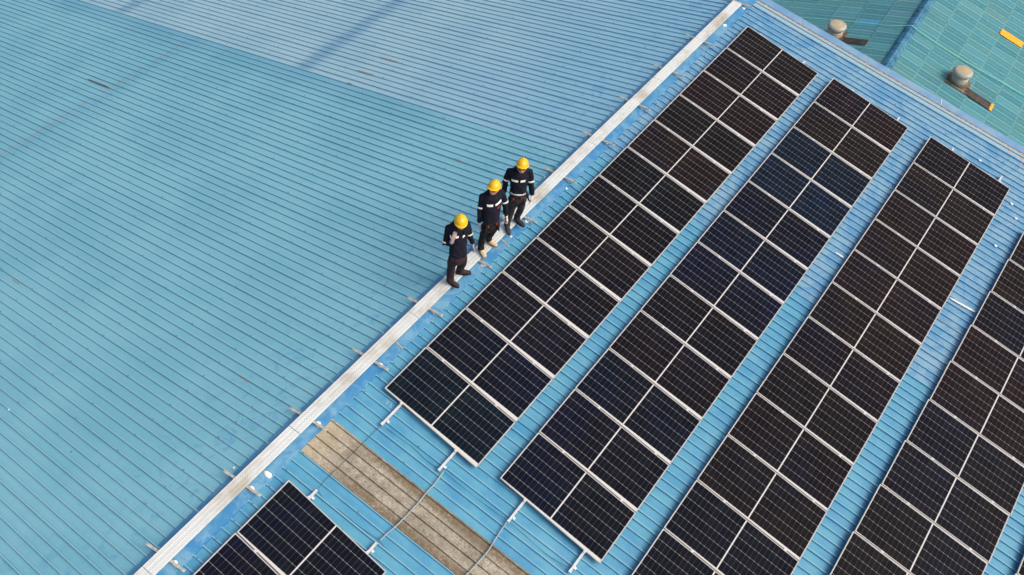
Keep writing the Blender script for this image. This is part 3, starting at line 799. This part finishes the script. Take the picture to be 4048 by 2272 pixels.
# ventilators
def ventilator(lab, side, uc, vc):
    M = NR_ if side == 'R' else NL_
    base = M @ Vector((vc, uc if side == 'R' else -uc, .0))
    t = empty('roof_ventilator', lab, 'ventilator', 'domed grey ventilators on the teal roof', Matrix.Translation(base) @ Matrix.Rotation(PSI, 4, 'Z'))
    s = 1 if side == 'R' else -1; ti = -NB * s   # base sheet follows the slope
    Rb = Matrix.Rotation(NB * s, 4, 'Y')
    V = []; F = []; n = 17
    for j in range(2):
        for i in range(n):
            ph = i / (n - 1); V.append(Rb @ Vector((-.38 + .76 * j, -.33 + .66 * ph, .035 + .012 * sin(ph * 2 * pi * 4))))
    for i in range(n - 1): F.append((i, i + n, i + n + 1, i + 1))
    me = mesh_from(V, F, 'base_sheet'); me.materials.append(M_bro); o = link(bpy.data.objects.new('base_sheet', me), t); o.modifiers.new('s', 'SOLIDIFY').thickness = .01
    def lathe(name, prof, mat, sm=True, z=.0):
        V = []; F = []; N = 40
        for r, h in prof:
            for k in range(N): V.append((r * cos(2 * pi * k / N), r * sin(2 * pi * k / N), h + z))
        for j in range(len(prof) - 1):
            for k in range(N): a = j * N + k; b = j * N + (k + 1) % N; F.append((a, b, b + N, a + N))
        me = mesh_from(V, F, name, sm); me.materials.append(mat); return link(bpy.data.objects.new(name, me), t)
    gm = NT('ventilator_grp'); vec, x, y, z = gm.obj(); n1 = gm.noise(vec, 5, 6, .7)
    grime = gm.math('MULTIPLY', gm.ramp(gm.math('ADD', z, gm.math('MULTIPLY', n1, .18)), .16, .34, 1, 0), gm.ramp(n1, .25, .5, .5, 1))
    gm.base(gm.mix(gm.math('MULTIPLY', grime, .85), gm.mix(n1, lin(172, 166, 150), lin(196, 188, 170)), lin(72, 68, 56))); gm.set(.55, 0, .4)
    gd = NT('ventilator_dome_paint'); vec = gd.obj()[0]; n2 = gd.noise(vec, 6, 6, .7); gd.base(gd.mix(gd.ramp(n2, .35, .7), lin(176, 172, 160), lin(158, 152, 138))); gd.set(.5, 0, .4)
    gt = NT('ventilator_top_paint'); vec = gt.obj()[0]; n3 = gt.noise(vec, 9, 6, .7); gt.base(gt.mix(gt.ramp(n3, .3, .7), lin(190, 174, 142), lin(174, 156, 126))); gt.set(.6, 0, .3)
    lathe('neck', [(.275, -.12), (.275, .06), (.262, .11), (.246, .20), (.240, .215), (.252, .228), (.252, .240), (.238, .252), (.235, .32)], gm.m)
    lathe('dome', [(.10, .28), (.225, .282), (.262, .31), (.287, .352), (.300, .395), (.293, .437), (.268, .468), (.230, .490), (.197, .499), (.192, .495), (.188, .499)], gd.m)
    lathe('dome_top', [(.188, .499), (.15, .508), (.08, .514), (.0, .516)], gt.m)
    return t
ventilator('domed ventilator half hidden behind the blue roof edge, left of the pair', 'L', 1.20, 2.12)
ventilator('domed ventilator fully visible on a brown base sheet, right of the pair', 'R', 1.12, 2.10)
# cyan rope over the neighbouring ridge
def rope():
    pts = []
    for u, v, z in ((2.10, 4.6, .05), (2.12, 3.45, .05), (2.16, 2.2, .05), (2.15, 1.2, .05), (2.12, .6, .06), (2.15, .2, .09)): pts.append(NL_ @ Vector((v, -u, z)))
    pts.append(NO + ny * 2.15 + nz * .115)
    for u, v, z in ((2.15, .2, .10), (2.16, .94, .07), (2.19, 1.86, .07), (2.27, 2.8, .07), (2.36, 3.71, .07), (2.44, 4.7, .06), (2.5, 6.5, .06)): pts.append(NR_ @ Vector((v, u, z)))
    out = []; sub = 5
    for i in range(len(pts) - 1):
        p0 = pts[max(i - 1, 0)]; p1 = pts[i]; p2 = pts[i + 1]; p3 = pts[min(i + 2, len(pts) - 1)]
        for k in range(sub):
            t = k / sub; out.append(.5 * ((2 * p1) + (-p0 + p2) * t + (2 * p0 - 5 * p1 + 4 * p2 - p3) * t * t + (-p0 + 3 * p1 - 3 * p2 + p3) * t ** 3))
    out.append(pts[-1]); mb = MB(); mb.tube(out, [.013] * len(out), seg=8, rnd=False)
    tag(mb.obj('rope', simple('cyan_rope', lin(140, 226, 206), .7, var=.05), None, True), 'pale turquoise rope laid over the ridge of the teal roof', 'rope')
rope()
# walls of the neighbour and the ground
mb = MB()
Mw = Matrix.Identity(4)
for i in range(3): Mw[i][0] = nx[i]; Mw[i][1] = ny[i]; Mw[i][2] = nz[i]; Mw[i][3] = NO[i]
H = 9.1 * sin(NB)
hx = 9.0 * cos(NB)
for ya, yb in ((-4.95, -4.85), (12.8, 12.9)):
    V = []
    for y in (ya, yb):
        V += [Mw @ Vector(p) for p in ((-hx, y, GZ - NO.z), (-hx, y, -H), (0, y, -.06), (hx, y, -H), (hx, y, GZ - NO.z), (0, y, GZ - NO.z))]
    mb.add(V, [(0, 1, 2, 5), (5, 2, 3, 4), (11, 8, 7, 6), (10, 9, 8, 11), (1, 7, 8, 2), (2, 8, 9, 3)])
for x in (-hx + .1, hx - .1): mb.box(x - .08, x + .08, -4.85, 12.8, GZ - NO.z, -H - .02, Mw)
mb.obj('wall', M_wall, ware)
gm = NT('concrete_yard'); vec = gm.obj()[0]; n1 = gm.noise(vec, .3, 6, .65); gm.base(gm.mix(n1, lin(120, 118, 112), lin(150, 147, 140))); gm.set(.9)
g = mesh_from([(-900, -900, GZ), (900, -900, GZ), (900, 900, GZ), (-900, 900, GZ)], [(0, 1, 2, 3)], 'ground'); g.materials.append(gm.m)
tag(link(bpy.data.objects.new('ground', g)), 'grey concrete yard around the buildings', 'ground', kind='structure')

# ------------------------------------------------------------------ people
def cloth(name, c, c2, scale=70):
    t = NT(name); vec = t.obj()[0]; n1 = t.noise(vec, 9, 5, .6); n2 = t.noise(vec, scale, 3, .6)
    t.base(t.mix(t.ramp(n1, .3, .7), c, c2)); t.set(.88, 0, .25); t.bump(n2, .3, .004); return t.m
M_jacket = cloth('navy_jacket_cloth', lin(15, 16, 30), lin(25, 27, 44))
M_tr = {'brown': cloth('dark_brown_trousers', lin(40, 28, 32), lin(58, 44, 46)), 'black': cloth('black_trousers', lin(18, 18, 22), lin(32, 32, 36)), 'grey': cloth('charcoal_trousers', lin(44, 38, 40), lin(66, 58, 56))}
M_boot = {'brown': cloth('dark_brown_boot', lin(46, 38, 38), lin(66, 56, 52)), 'tan': cloth('tan_suede_boot', lin(196, 170, 136), lin(214, 190, 156)), 'grey': cloth('dark_grey_boot', lin(44, 46, 48), lin(66, 68, 68))}
M_sole = simple('rubber_sole', lin(30, 28, 28), .9); M_soletan = simple('tan_sole', lin(150, 126, 98), .9)
M_glove = {'white': cloth('white_knit_glove', lin(206, 204, 208), lin(228, 226, 228), 120), 'grey': cloth('grey_glove', lin(140, 130, 134), lin(168, 158, 160), 120)}
M_skin = simple('skin', lin(196, 142, 112), .55, var=.1, scale=20)
M_hair = simple('dark_hair', lin(24, 20, 20), .7)
M_refl = simple('reflective_tape', lin(236, 234, 226), .45, 0, var=.05)
M_shirt = simple('pale_shirt_cloth', lin(206, 206, 206), .9, var=.06)
M_black = simple('black_webbing', lin(20, 20, 22), .8); M_red = simple('red_webbing', lin(160, 34, 40), .8); M_lens = simple('dark_lens', lin(12, 12, 14), .12)
M_rag = simple('grey_rag', lin(168, 164, 160), .9)
th = NT('yellow_helmet_plastic'); vec = th.obj()[0]; nn = th.noise(vec, 8, 4); th.base(th.mix(nn, (.80, .43, .004), (.86, .50, .010))); th.set(.34, 0, .5); M_helm = th.m
TX = bpy.data.textures.new('folds', 'CLOUDS'); TX.noise_scale = .075; TX.noise_depth = 2

def skinned(mb, name, mat, parent, voxel, smooth=3, disp=0.0):
    o = mb.obj(name, mat, parent, True)
    r = o.modifiers.new('r', 'REMESH'); r.mode = 'VOXEL'; r.voxel_size = voxel; r.use_smooth_shade = True
    s = o.modifiers.new('s', 'SMOOTH'); s.iterations = smooth; s.factor = .5
    if disp:
        d = o.modifiers.new('d', 'DISPLACE'); d.texture = TX; d.texture_coords = 'GLOBAL'; d.strength = disp; d.mid_level = .5
    return o

def frame3(x, z):
    z = z.normalized(); x = (x - z * x.dot(z)).normalized(); y = z.cross(x); return Matrix((x, y, z)).transposed()

def person(J, label, look, trousers, boots, glove, jacket_hem, opts):
    J = {k: Vector(v) for k, v in J.items()}
    t = empty('person', label, 'person', 'workers standing on the ridge walkway', Matrix.Translation((J['anR'] + J['anL']) / 2 * Vector((1, 1, 0)).x if False else Vector(((J['anR'].x + J['anL'].x) / 2, (J['anR'].y + J['anL'].y) / 2, DZ))))
    inv = t.matrix_world.inverted() if False else Matrix.Translation(-t.matrix_basis.translation)
    for k in J: J[k] = inv @ J[k]
    lat = (J['shL'] - J['shR']); lat.z = 0; lat.normalize()                      # towards the person's left
    fwd = Vector((lat.y, -lat.x, 0))
    if fwd.x < 0: fwd = -fwd
    up = Vector((0, 0, 1))
    for S in 'RL':
        if S in opts.get('hang', ''):
            sd = lat * (1 if S == 'L' else -1)
            J['wr' + S] = J['wr' + S] + sd * .028 + fwd * .035; J['ha' + S] = J['ha' + S] + sd * .036 + fwd * .055
    hipm = (J['hipR'] + J['hipL']) / 2; shm = (J['shR'] + J['shL']) / 2
    # make the torso line run smoothly from the hips to the shoulders
    def tc(z):
        k = (z - hipm.z) / (shm.z - hipm.z); p = hipm.lerp(shm, k); p.z = z; p += fwd * .012 * sin(pi * max(0, min(1, k))); return p
    prof = [(hipm.z - .06, .140, .112), (hipm.z + .03, .143, .114), (hipm.z + .14, .134, .106), (hipm.z + .30, .150, .114), (hipm.z + .42, .166, .116), (shm.z - .03, .146, .100), (shm.z + .020, .112, .082), (shm.z + .050, .072, .066), (shm.z + .062, .062, .058)]
    def ab(z):
        for (z0, a0, b0), (z1, a1, b1) in zip(prof[:-1], prof[1:]):
            if z <= z1: k = max(0, (z - z0) / (z1 - z0)); return a0 + (a1 - a0) * k, b0 + (b1 - b0) * k
        return prof[-1][1:]
    # ---- skin body, one surface
    b = MB()
    look = Vector(look).normalized(); hup = (J['helm'] - J['neck']).normalized(); hup = (hup + up * .6).normalized()
    hx = look; side = hup.cross(hx).normalized(); hz = hx.cross(side).normalized()
    Hm = Matrix((hx, side, hz)).transposed()
    Hc = J['helm'] - hz * .100
    b.ell(Hc - hz * .01, (.092, .076, .108), Hm, 16, 12)
    b.ell(Hc + hx * .030 - hz * .062, (.058, .052, .050), Hm, 12, 8)            # jaw
    b.ell(Hc + hx * .098 - hz * .022, (.018, .012, .020), Hm, 8, 6)             # nose
    b.ell(Hc + hx * .080 - hz * .056, (.016, .024, .008), Hm, 8, 6)             # lips
    for s in (-1, 1):
        b.ell(Hc + side * .078 * s - hz * .018, (.018, .010, .030), Hm, 8, 6)   # ears
        b.ell(Hc + side * .032 * s + hx * .082 - hz * .002, (.012, .016, .008), Hm, 8, 6)
    b.tube([shm - up * .02, shm + up * .05, Hc - hz * .07], [.07, .054, .052], 12, lat)
    b.tube([tc(z) for z, _, _ in prof[:6]], [(a * .82, c * .8) for _, a, c in prof[:6]], 14, lat)
    for S in 'RL':
        b.tube([(J['sh' + S] - up * .07).lerp(tc(shm.z - .10), .15), J['el' + S], J['wr' + S], J['wr' + S].lerp(J['ha' + S], .45)], [.032, .024, .026, .026], 10, fwd)
        b.tube([tc(hipm.z - .03) + lat * (.07 if S == 'L' else -.07), J['kn' + S], J['an' + S]], [.060, .036, .028], 10, fwd)
    b.tube([J['shR'].lerp(J['shL'], .14) - up * .08, J['shR'].lerp(J['shL'], .86) - up * .08], [.040, .040], 10, fwd)
    skinned(b, 'body', M_skin, t, .009, 2)
    # ---- face details
    e = MB()
    if opts.get('glasses'):
        for s in (-1, 1): e.ell(Hc + side * .034 * s + hx * .092 - hz * .004, (.012, .031, .021), Hm, 12, 8)
        e.tube([Hc + side * -.012 + hx * .102 + hz * 0.0, Hc + side * .012 + hx * .102], [.004, .004], 6)
        for s in (-1, 1): e.tube([Hc + side * .062 * s + hx * .085, Hc + side * .082 * s + hx * .01], [.004, .004], 6)
        e.obj('sunglasses', M_lens, t, True)
    else:
        for s in (-1, 1): e.ell(Hc + side * .032 * s + hx * .091 - hz * .002, (.006, .012, .006), Hm, 8, 6)
        e.obj('eyes', M_lens, t, True)
    h = MB(); h.ell(Hc - hx * .025 - hz * .01, (.080, .080, .090), Hm, 14, 10)
    if opts.get('beard'): h.ell(Hc + hx * .040 - hz * .088, (.046, .046, .030), Hm, 12, 8)
    h.obj('hair', M_hair, t, True)
    # ---- helmet
    V = []; F = []; N = 36; Rn = 9
    for j in range(Rn + 1):
        ph = (pi / 2) * j / Rn
        for k in range(N):
            an = 2 * pi * k / N; x = cos(an); y = sin(an)
            rx, ry, rz = .124, .106, .116
            rid = 1 + .05 * max(0, 1 - abs(y * cos(ph)) / .16) * (1 if ph > .3 else 0)
            V.append(Hc + Hm @ Vector((rx * x * cos(ph) - .004, ry * y * cos(ph), .040 + rz * sin(ph) * rid)))
    for j in range(Rn):
        for k in range(N): a = j * N + k; bb = j * N + (k + 1) % N; F.append((a, bb, bb + N, a + N))
    F.append(tuple(Rn * N + k for k in range(N)))
    hm = MB(); hm.add(V, F)
    V = []; F = []
    for k in range(N):
        an = 2 * pi * k / N; x = cos(an); y = sin(an); fr = max(0, x) ** 1.5
        o0 = .135; o1 = .133 + .020 * fr
        for (rr_, zz) in ((.121, .046), (o1, .040 - .010 * fr), (o1, .034 - .012 * fr), (.118, .036)):
            V.append(Hc + Hm @ Vector((rr_ * x - .004, rr_ * y * .84, zz)))
    for k in range(N):
        for q in range(4):
            a = k * 4 + q; bb = k * 4 + (q + 1) % 4; c = ((k + 1) % N) * 4 + (q + 1) % 4; d = ((k + 1) % N) * 4 + q
            F.append((a, d, c, bb))
    hm.add(V, F)
    hb = hm.obj('helmet', M_helm, t, True)
    # ---- trousers
    tr = MB(); loose = opts.get('loose', 1.0)
    tr.tube([tc(hipm.z - .09), tc(hipm.z - .02), tc(hipm.z + .10)], [(.118, .095), (.138, .106), (.128, .098)], 16, lat)
    for S in 'RL':
        s = 1 if S == 'L' else -1
        hp = tc(hipm.z - .04) + lat * .072 * s; kn = J['kn' + S]; an = J['an' + S]
        md = hp.lerp(kn, .5) + fwd * .01; cf = kn.lerp(an, .4) - fwd * .012
        low = an + up * .0
        tr.tube([hp, md, kn, cf, low + up * .06, low - up * .01], [.088, .080 * loose, .066 * loose, .063 * loose, .060 * loose, .066 * loose], 14, fwd)
    skinned(tr, 'trousers', M_tr[trousers], t, .011, 3, .016)
    # ---- jacket
    jk = MB(); zs = [jacket_hem] + [z for z, _, _ in prof if z > jacket_hem + .03]
    jk.tube([tc(z) for z in zs], [(ab(z)[0] + .014, ab(z)[1] + .014) for z in zs], 20, lat)
    for S in 'RL':
        s = 1 if S == 'L' else -1
        sh = J['sh' + S] - up * .030; el = J['el' + S]; wr = J['wr' + S]
        inner = tc(shm.z - .02) + lat * .07 * s
        cuff = el.lerp(wr, opts.get('cuff' + S, .92))
        jk.tube([inner, sh - up * .005, sh.lerp(el, .5), el, el.lerp(cuff, .5), cuff], [.066, .060, .058, .054, .050, .046], 14, fwd)
    jk.tube([shm + up * .02, shm + up * .065 - fwd * .01], [(.078, .070), (.068, .062)], 14, lat, rnd=False)
    skinned(jk, 'jacket', M_jacket, t, .011, 3, .024)
    # placket
    def wrap(z0, z1, t0, t1, off, n=8, drop=0.0):
        V = []; F = []
        for i in range(n + 1):
            an = t0 + (t1 - t0) * i / n; dz = drop * i / n
            for z in (z0 + dz, z1 + dz):
                for o_ in (off, off - .004):
                    a_, b_ = ab(z); p = tc(z) + lat * sin(an) * (a_ + .014 + o_) + fwd * cos(an) * (b_ + .014 + o_); V.append(p)
        for i in range(n):
            a = i * 4; F += [(a, a + 4, a + 6, a + 2), (a + 1, a + 3, a + 7, a + 5), (a, a + 1, a + 5, a + 4), (a + 2, a + 6, a + 7, a + 3)]
        F += [(0, 2, 3, 1), (n * 4, n * 4 + 1, n * 4 + 3, n * 4 + 2)]
        return V, F
    zc = shm.z - .105
    for i_, (t0, t1, dr) in enumerate(opts['strips']):
        mb = MB(); mb.add(*wrap(zc - .017, zc + .017, t0, t1, .021, drop=dr)); mb.obj('reflective_strip', M_refl, t)
    for S in 'RL':
        if S in opts.get('noband', ''): continue
        sh = J['sh' + S] - up * .03; el = J['el' + S]; c = sh.lerp(el, opts.get('band', .72)); d = (el - sh).normalized()
        mb = MB(); mb.tube([c - d * .016, c + d * .016], [.066, .065], 18, fwd, cap=False); o = mb.obj('reflective_strip', M_refl, t, True)
        o.modifiers.new('s', 'SOLIDIFY').thickness = .004
    if opts.get('badge'):
        mb = MB(); mb.add(*wrap(zc - .075, zc - .050, .30, .62, .022, drop=.02)); mb.obj('badge', M_red, t)
    if opts.get('radio'):
        p = tc(shm.z - .06) + lat * .11 + fwd * .13; mb = MB(); Mx = Matrix.Translation(p) @ frame3(lat, up).to_4x4()
        mb.box(-.026, .026, -.018, .018, -.05, .045, Mx); mb.box(.010, .016, -.004, .004, .045, .10, Mx); mb.obj('radio', M_black, t)
    if opts.get('shirt'):
        z = jacket_hem; mb = MB(); mb.tube([tc(z - .030), tc(z + .005)], [(ab(z)[0] + .008, ab(z)[1] + .010), (ab(z)[0] + .010, ab(z)[1] + .012)], 24, lat, cap=False)
        o = mb.obj('shirt_hem', M_shirt, t, True); o.modifiers.new('s', 'SOLIDIFY').thickness = .006
    # ---- gloved hands, five separate fingers
    for S in 'RL':
        wr = J['wr' + S]; ha = J['ha' + S]; d = (ha - wr).normalized(); s = 1 if S == 'L' else -1
        palmn = opts.get('palm' + S); palmn = Vector(palmn) if palmn else (-lat * s)
        palmn = (palmn - d * palmn.dot(d)).normalized(); w = d.cross(palmn).normalized()
        if w.dot(fwd) < 0 and not opts.get('palm' + S): w = -w
        g = MB(); w0 = wr + d * .01
        g.tube([wr - d * .035, wr + d * .01], [.036, .034], 10, w)
        g.tube([w0, w0 + d * .045, w0 + d * .085], [(.030, .020), (.042, .019), (.042, .016)], 12, w)
        curl = opts.get('curl', .55)
        for q, (off, ln) in enumerate(((.031, .072), (.0105, .080), (-.0105, .074), (-.031, .060))):
            base = w0 + d * .084 + w * off; p = [base]; dirv = d.copy(); ang = curl * (.5 + .12 * q) 
            for sg in (.42, .33, .25):
                dirv = (dirv * cos(ang) + palmn * sin(ang)).normalized(); p.append(p[-1] + dirv * ln * sg + w * off * .04)
            g.tube(p, [.0105, .010, .0092, .0078], 8, w)
        p0 = w0 + d * .025 + w * .030
        p1 = p0 + (d * .6 + w * .6 + palmn * .25).normalized() * .035; p2 = p1 + (d * .85 + w * .2 + palmn * .4).normalized() * .032
        g.tube([p0, p1, p2], [.014, .0115, .009], 8, palmn)
        skinned(g, 'glove', M_glove[glove], t, .0042, 1)
    # ---- boots
    for S in 'RL':
        an = J['an' + S]; to = J['to' + S]; d = to - an; d.z = 0; d.normalize(); w = Vector((-d.y, d.x, 0))
        g0 = Vector((an.x, an.y, .004))
        bt = MB()
        bt.tube([an + up * .06, an + up * .0, g0 + up * .055], [.052, .054, .052], 14, d)
        bt.tube([g0 - d * .050 + up * .048, g0 + d * .02 + up * .055, g0 + d * .09 + up * .046, g0 + d * .165 + up * .036], [(.040, .036), (.052, .041), (.036, .047), (.026, .040)], 14, up)
        skinned(bt, 'boot', M_boot[boots], t, .0065, 2)
        so = MB(); V = []; n = 24
        for z in (.0, .020):
            for k in range(n):
                an_ = 2 * pi * k / n; x = cos(an_); y = sin(an_)
                V.append(g0 + d * (.055 + x * .142) + w * (y * (.046 + .006 * x) * (1 - .0 * x)) + up * (z - .003))
        so.add(V, [tuple(range(n))[::-1], tuple(range(n, 2 * n))] + [(k, (k + 1) % n, n + (k + 1) % n, n + k) for k in range(n)])
        so.obj('sole', M_soletan if boots == 'tan' else M_sole, t)
    # ---- harness
    if opts.get('harness'):
        z = hipm.z + .055; mb = MB(); pts = []
        for k in range(25):
            an_ = 2 * pi * k / 24; pts.append(tc(z) + lat * sin(an_) * .150 + fwd * cos(an_) * .124 + up * .006 * sin(3 * an_))
        mb.tube(pts, [(.018, .006)] * 25, 8, up, rnd=False)
        for s in (-1, 1):
            pts = []; hp = tc(hipm.z - .085) + lat * .074 * s
            for k in range(17):
                an_ = 2 * pi * k / 16; pts.append(hp + lat * cos(an_) * .090 + fwd * sin(an_) * .098 + up * .05 * cos(an_) * s)
            mb.tube(pts, [(.018, .005)] * 17, 8, up, rnd=False)
            mb.tube([tc(z) + lat * .10 * s + fwd * .125, hp + lat * .05 * s + fwd * .112], [(.014, .006), (.014, .006)], 8, lat)
        mb.obj('harness', M_black, t, True)
        for (l_, u_, f_) in ((-.075, -.03, .140), (.07, .002, .142)):
            mb = MB(); Mx = Matrix.Translation(tc(z) + lat * l_ + up * u_ + fwd * (f_ - .010)) @ frame3(lat, up).to_4x4()
            mb.box(-.013, .013, -.010, .010, -.022, .022, Mx); mb.obj('buckle', M_red, t)
        for s in (() if opts['harness'] == 1 else (1,)):
            p = tc(hipm.z + .02) + lat * .15 * s - fwd * .02
            mb = MB(); mb.tube([p + up * .05, p - up * .02 + lat * .02 * s, p - up * .13 + lat * .05 * s + fwd * .02], [(.022, .012), (.024, .016), (.012, .010)], 8, lat)
            mb.obj('lanyard', M_black, t, True)
    if opts.get('rag'):
        p = J['haL'] - lat * .05; mb = MB()
        mb.tube([p + up * .12 - lat * .03, p + up * .0 - lat * .01, p - up * .10 + lat * .01], [(.030, .008), (.028, .010), (.012, .006)], 10, lat)
        skinned(mb, 'glove_cuff_cloth', M_rag, t, .005, 1)
    return t

person(dict(helm=(0.281, -10.250, 1.830), face=(0.268, -10.266, 1.640), neck=(0.184, -10.176, 1.530), chest=(0.162, -10.176, 1.330), waist=(0.245, -10.324, 1.090), shR=(0.023, -10.277, 1.510), elR=(0.069, -10.428, 1.190), wrR=(0.199, -10.398, 1.370), haR=(0.225, -10.322, 1.530), shL=(0.239, -10.037, 1.510), elL=(0.268, -10.033, 1.230), wrL=(0.234, -9.972, 1.010), haL=(0.245, -9.978, 0.950), hipR=(0.194, -10.399, 1.010), knR=(0.100, -10.342, 0.610), anR=(0.059, -10.350, 0.210), toR=(0.204, -10.347, 0.140), hipL=(0.329, -10.296, 1.010), knL=(0.220, -10.196, 0.610), anL=(0.063, -10.072, 0.210), toL=(0.191, -9.983, 0.140)),
    'worker bringing a grey gloved hand to his mouth, dark brown trousers, nearest the camera', (0.6, -0.62, 0.0), 'brown', 'brown', 'grey', 0.930, dict(strips=[(-.62,-.06,.015),(.30,.62,.03)],radio=1,hang='L',beard=1,cuffR=.72,loose=1.12,palmR=(-.5,.5,.2),curl=.35,band=.80))
person(dict(helm=(0.223, -9.264, 1.830), face=(0.196, -9.299, 1.640), neck=(0.191, -9.240, 1.530), chest=(0.188, -9.280, 1.330), waist=(0.246, -9.401, 1.090), shR=(0.022, -9.365, 1.510), elR=(0.048, -9.456, 1.230), wrR=(0.068, -9.477, 0.990), haR=(0.063, -9.481, 0.910), shL=(0.240, -9.082, 1.510), elL=(0.297, -9.073, 1.230), wrL=(0.289, -9.095, 0.990), haL=(0.299, -9.098, 0.910), hipR=(0.194, -9.460, 1.010), knR=(0.083, -9.422, 0.610), anR=(0.029, -9.433, 0.210), toR=(0.176, -9.511, 0.140), hipL=(0.298, -9.380, 1.010), knL=(0.175, -9.312, 0.610), anL=(0.010, -9.175, 0.210), toL=(0.213, -9.174, 0.140)),
    'worker in sunglasses with tan boots and white gloves, standing between the other two', (0.22, -0.95, 0.3), 'black', 'tan', 'white', 0.950, dict(strips=[(-.66,-.10,0.0),(.12,.75,.035)],badge=1,glasses=1,harness=1,rag=1,hang='RL',band=.78))
person(dict(helm=(0.279, -8.548, 1.830), face=(0.270, -8.578, 1.640), neck=(0.199, -8.488, 1.530), chest=(0.179, -8.481, 1.330), waist=(0.225, -8.618, 1.090), shR=(0.012, -8.586, 1.510), elR=(-0.022, -8.648, 1.230), wrR=(-0.035, -8.612, 0.990), haR=(-0.032, -8.630, 0.910), shL=(0.314, -8.372, 1.510), elL=(0.379, -8.418, 1.230), wrL=(0.359, -8.388, 0.990), haL=(0.357, -8.410, 0.910), hipR=(0.159, -8.669, 1.010), knR=(0.125, -8.642, 0.610), anR=(0.057, -8.679, 0.210), toR=(0.204, -8.804, 0.140), hipL=(0.306, -8.555, 1.010), knL=(0.233, -8.498, 0.610), anL=(0.110, -8.435, 0.210), toL=(0.252, -8.456, 0.140)),
    'worker in sunglasses with a pale shirt hem below his jacket, farthest up the walkway', (0.5, -0.84, 0.3), 'grey', 'grey', 'white', 1.000, dict(strips=[(-.72,-.08,0.0),(.14,.60,0.0)],shirt=1,glasses=1,harness=2,hang='RL',band=.70))
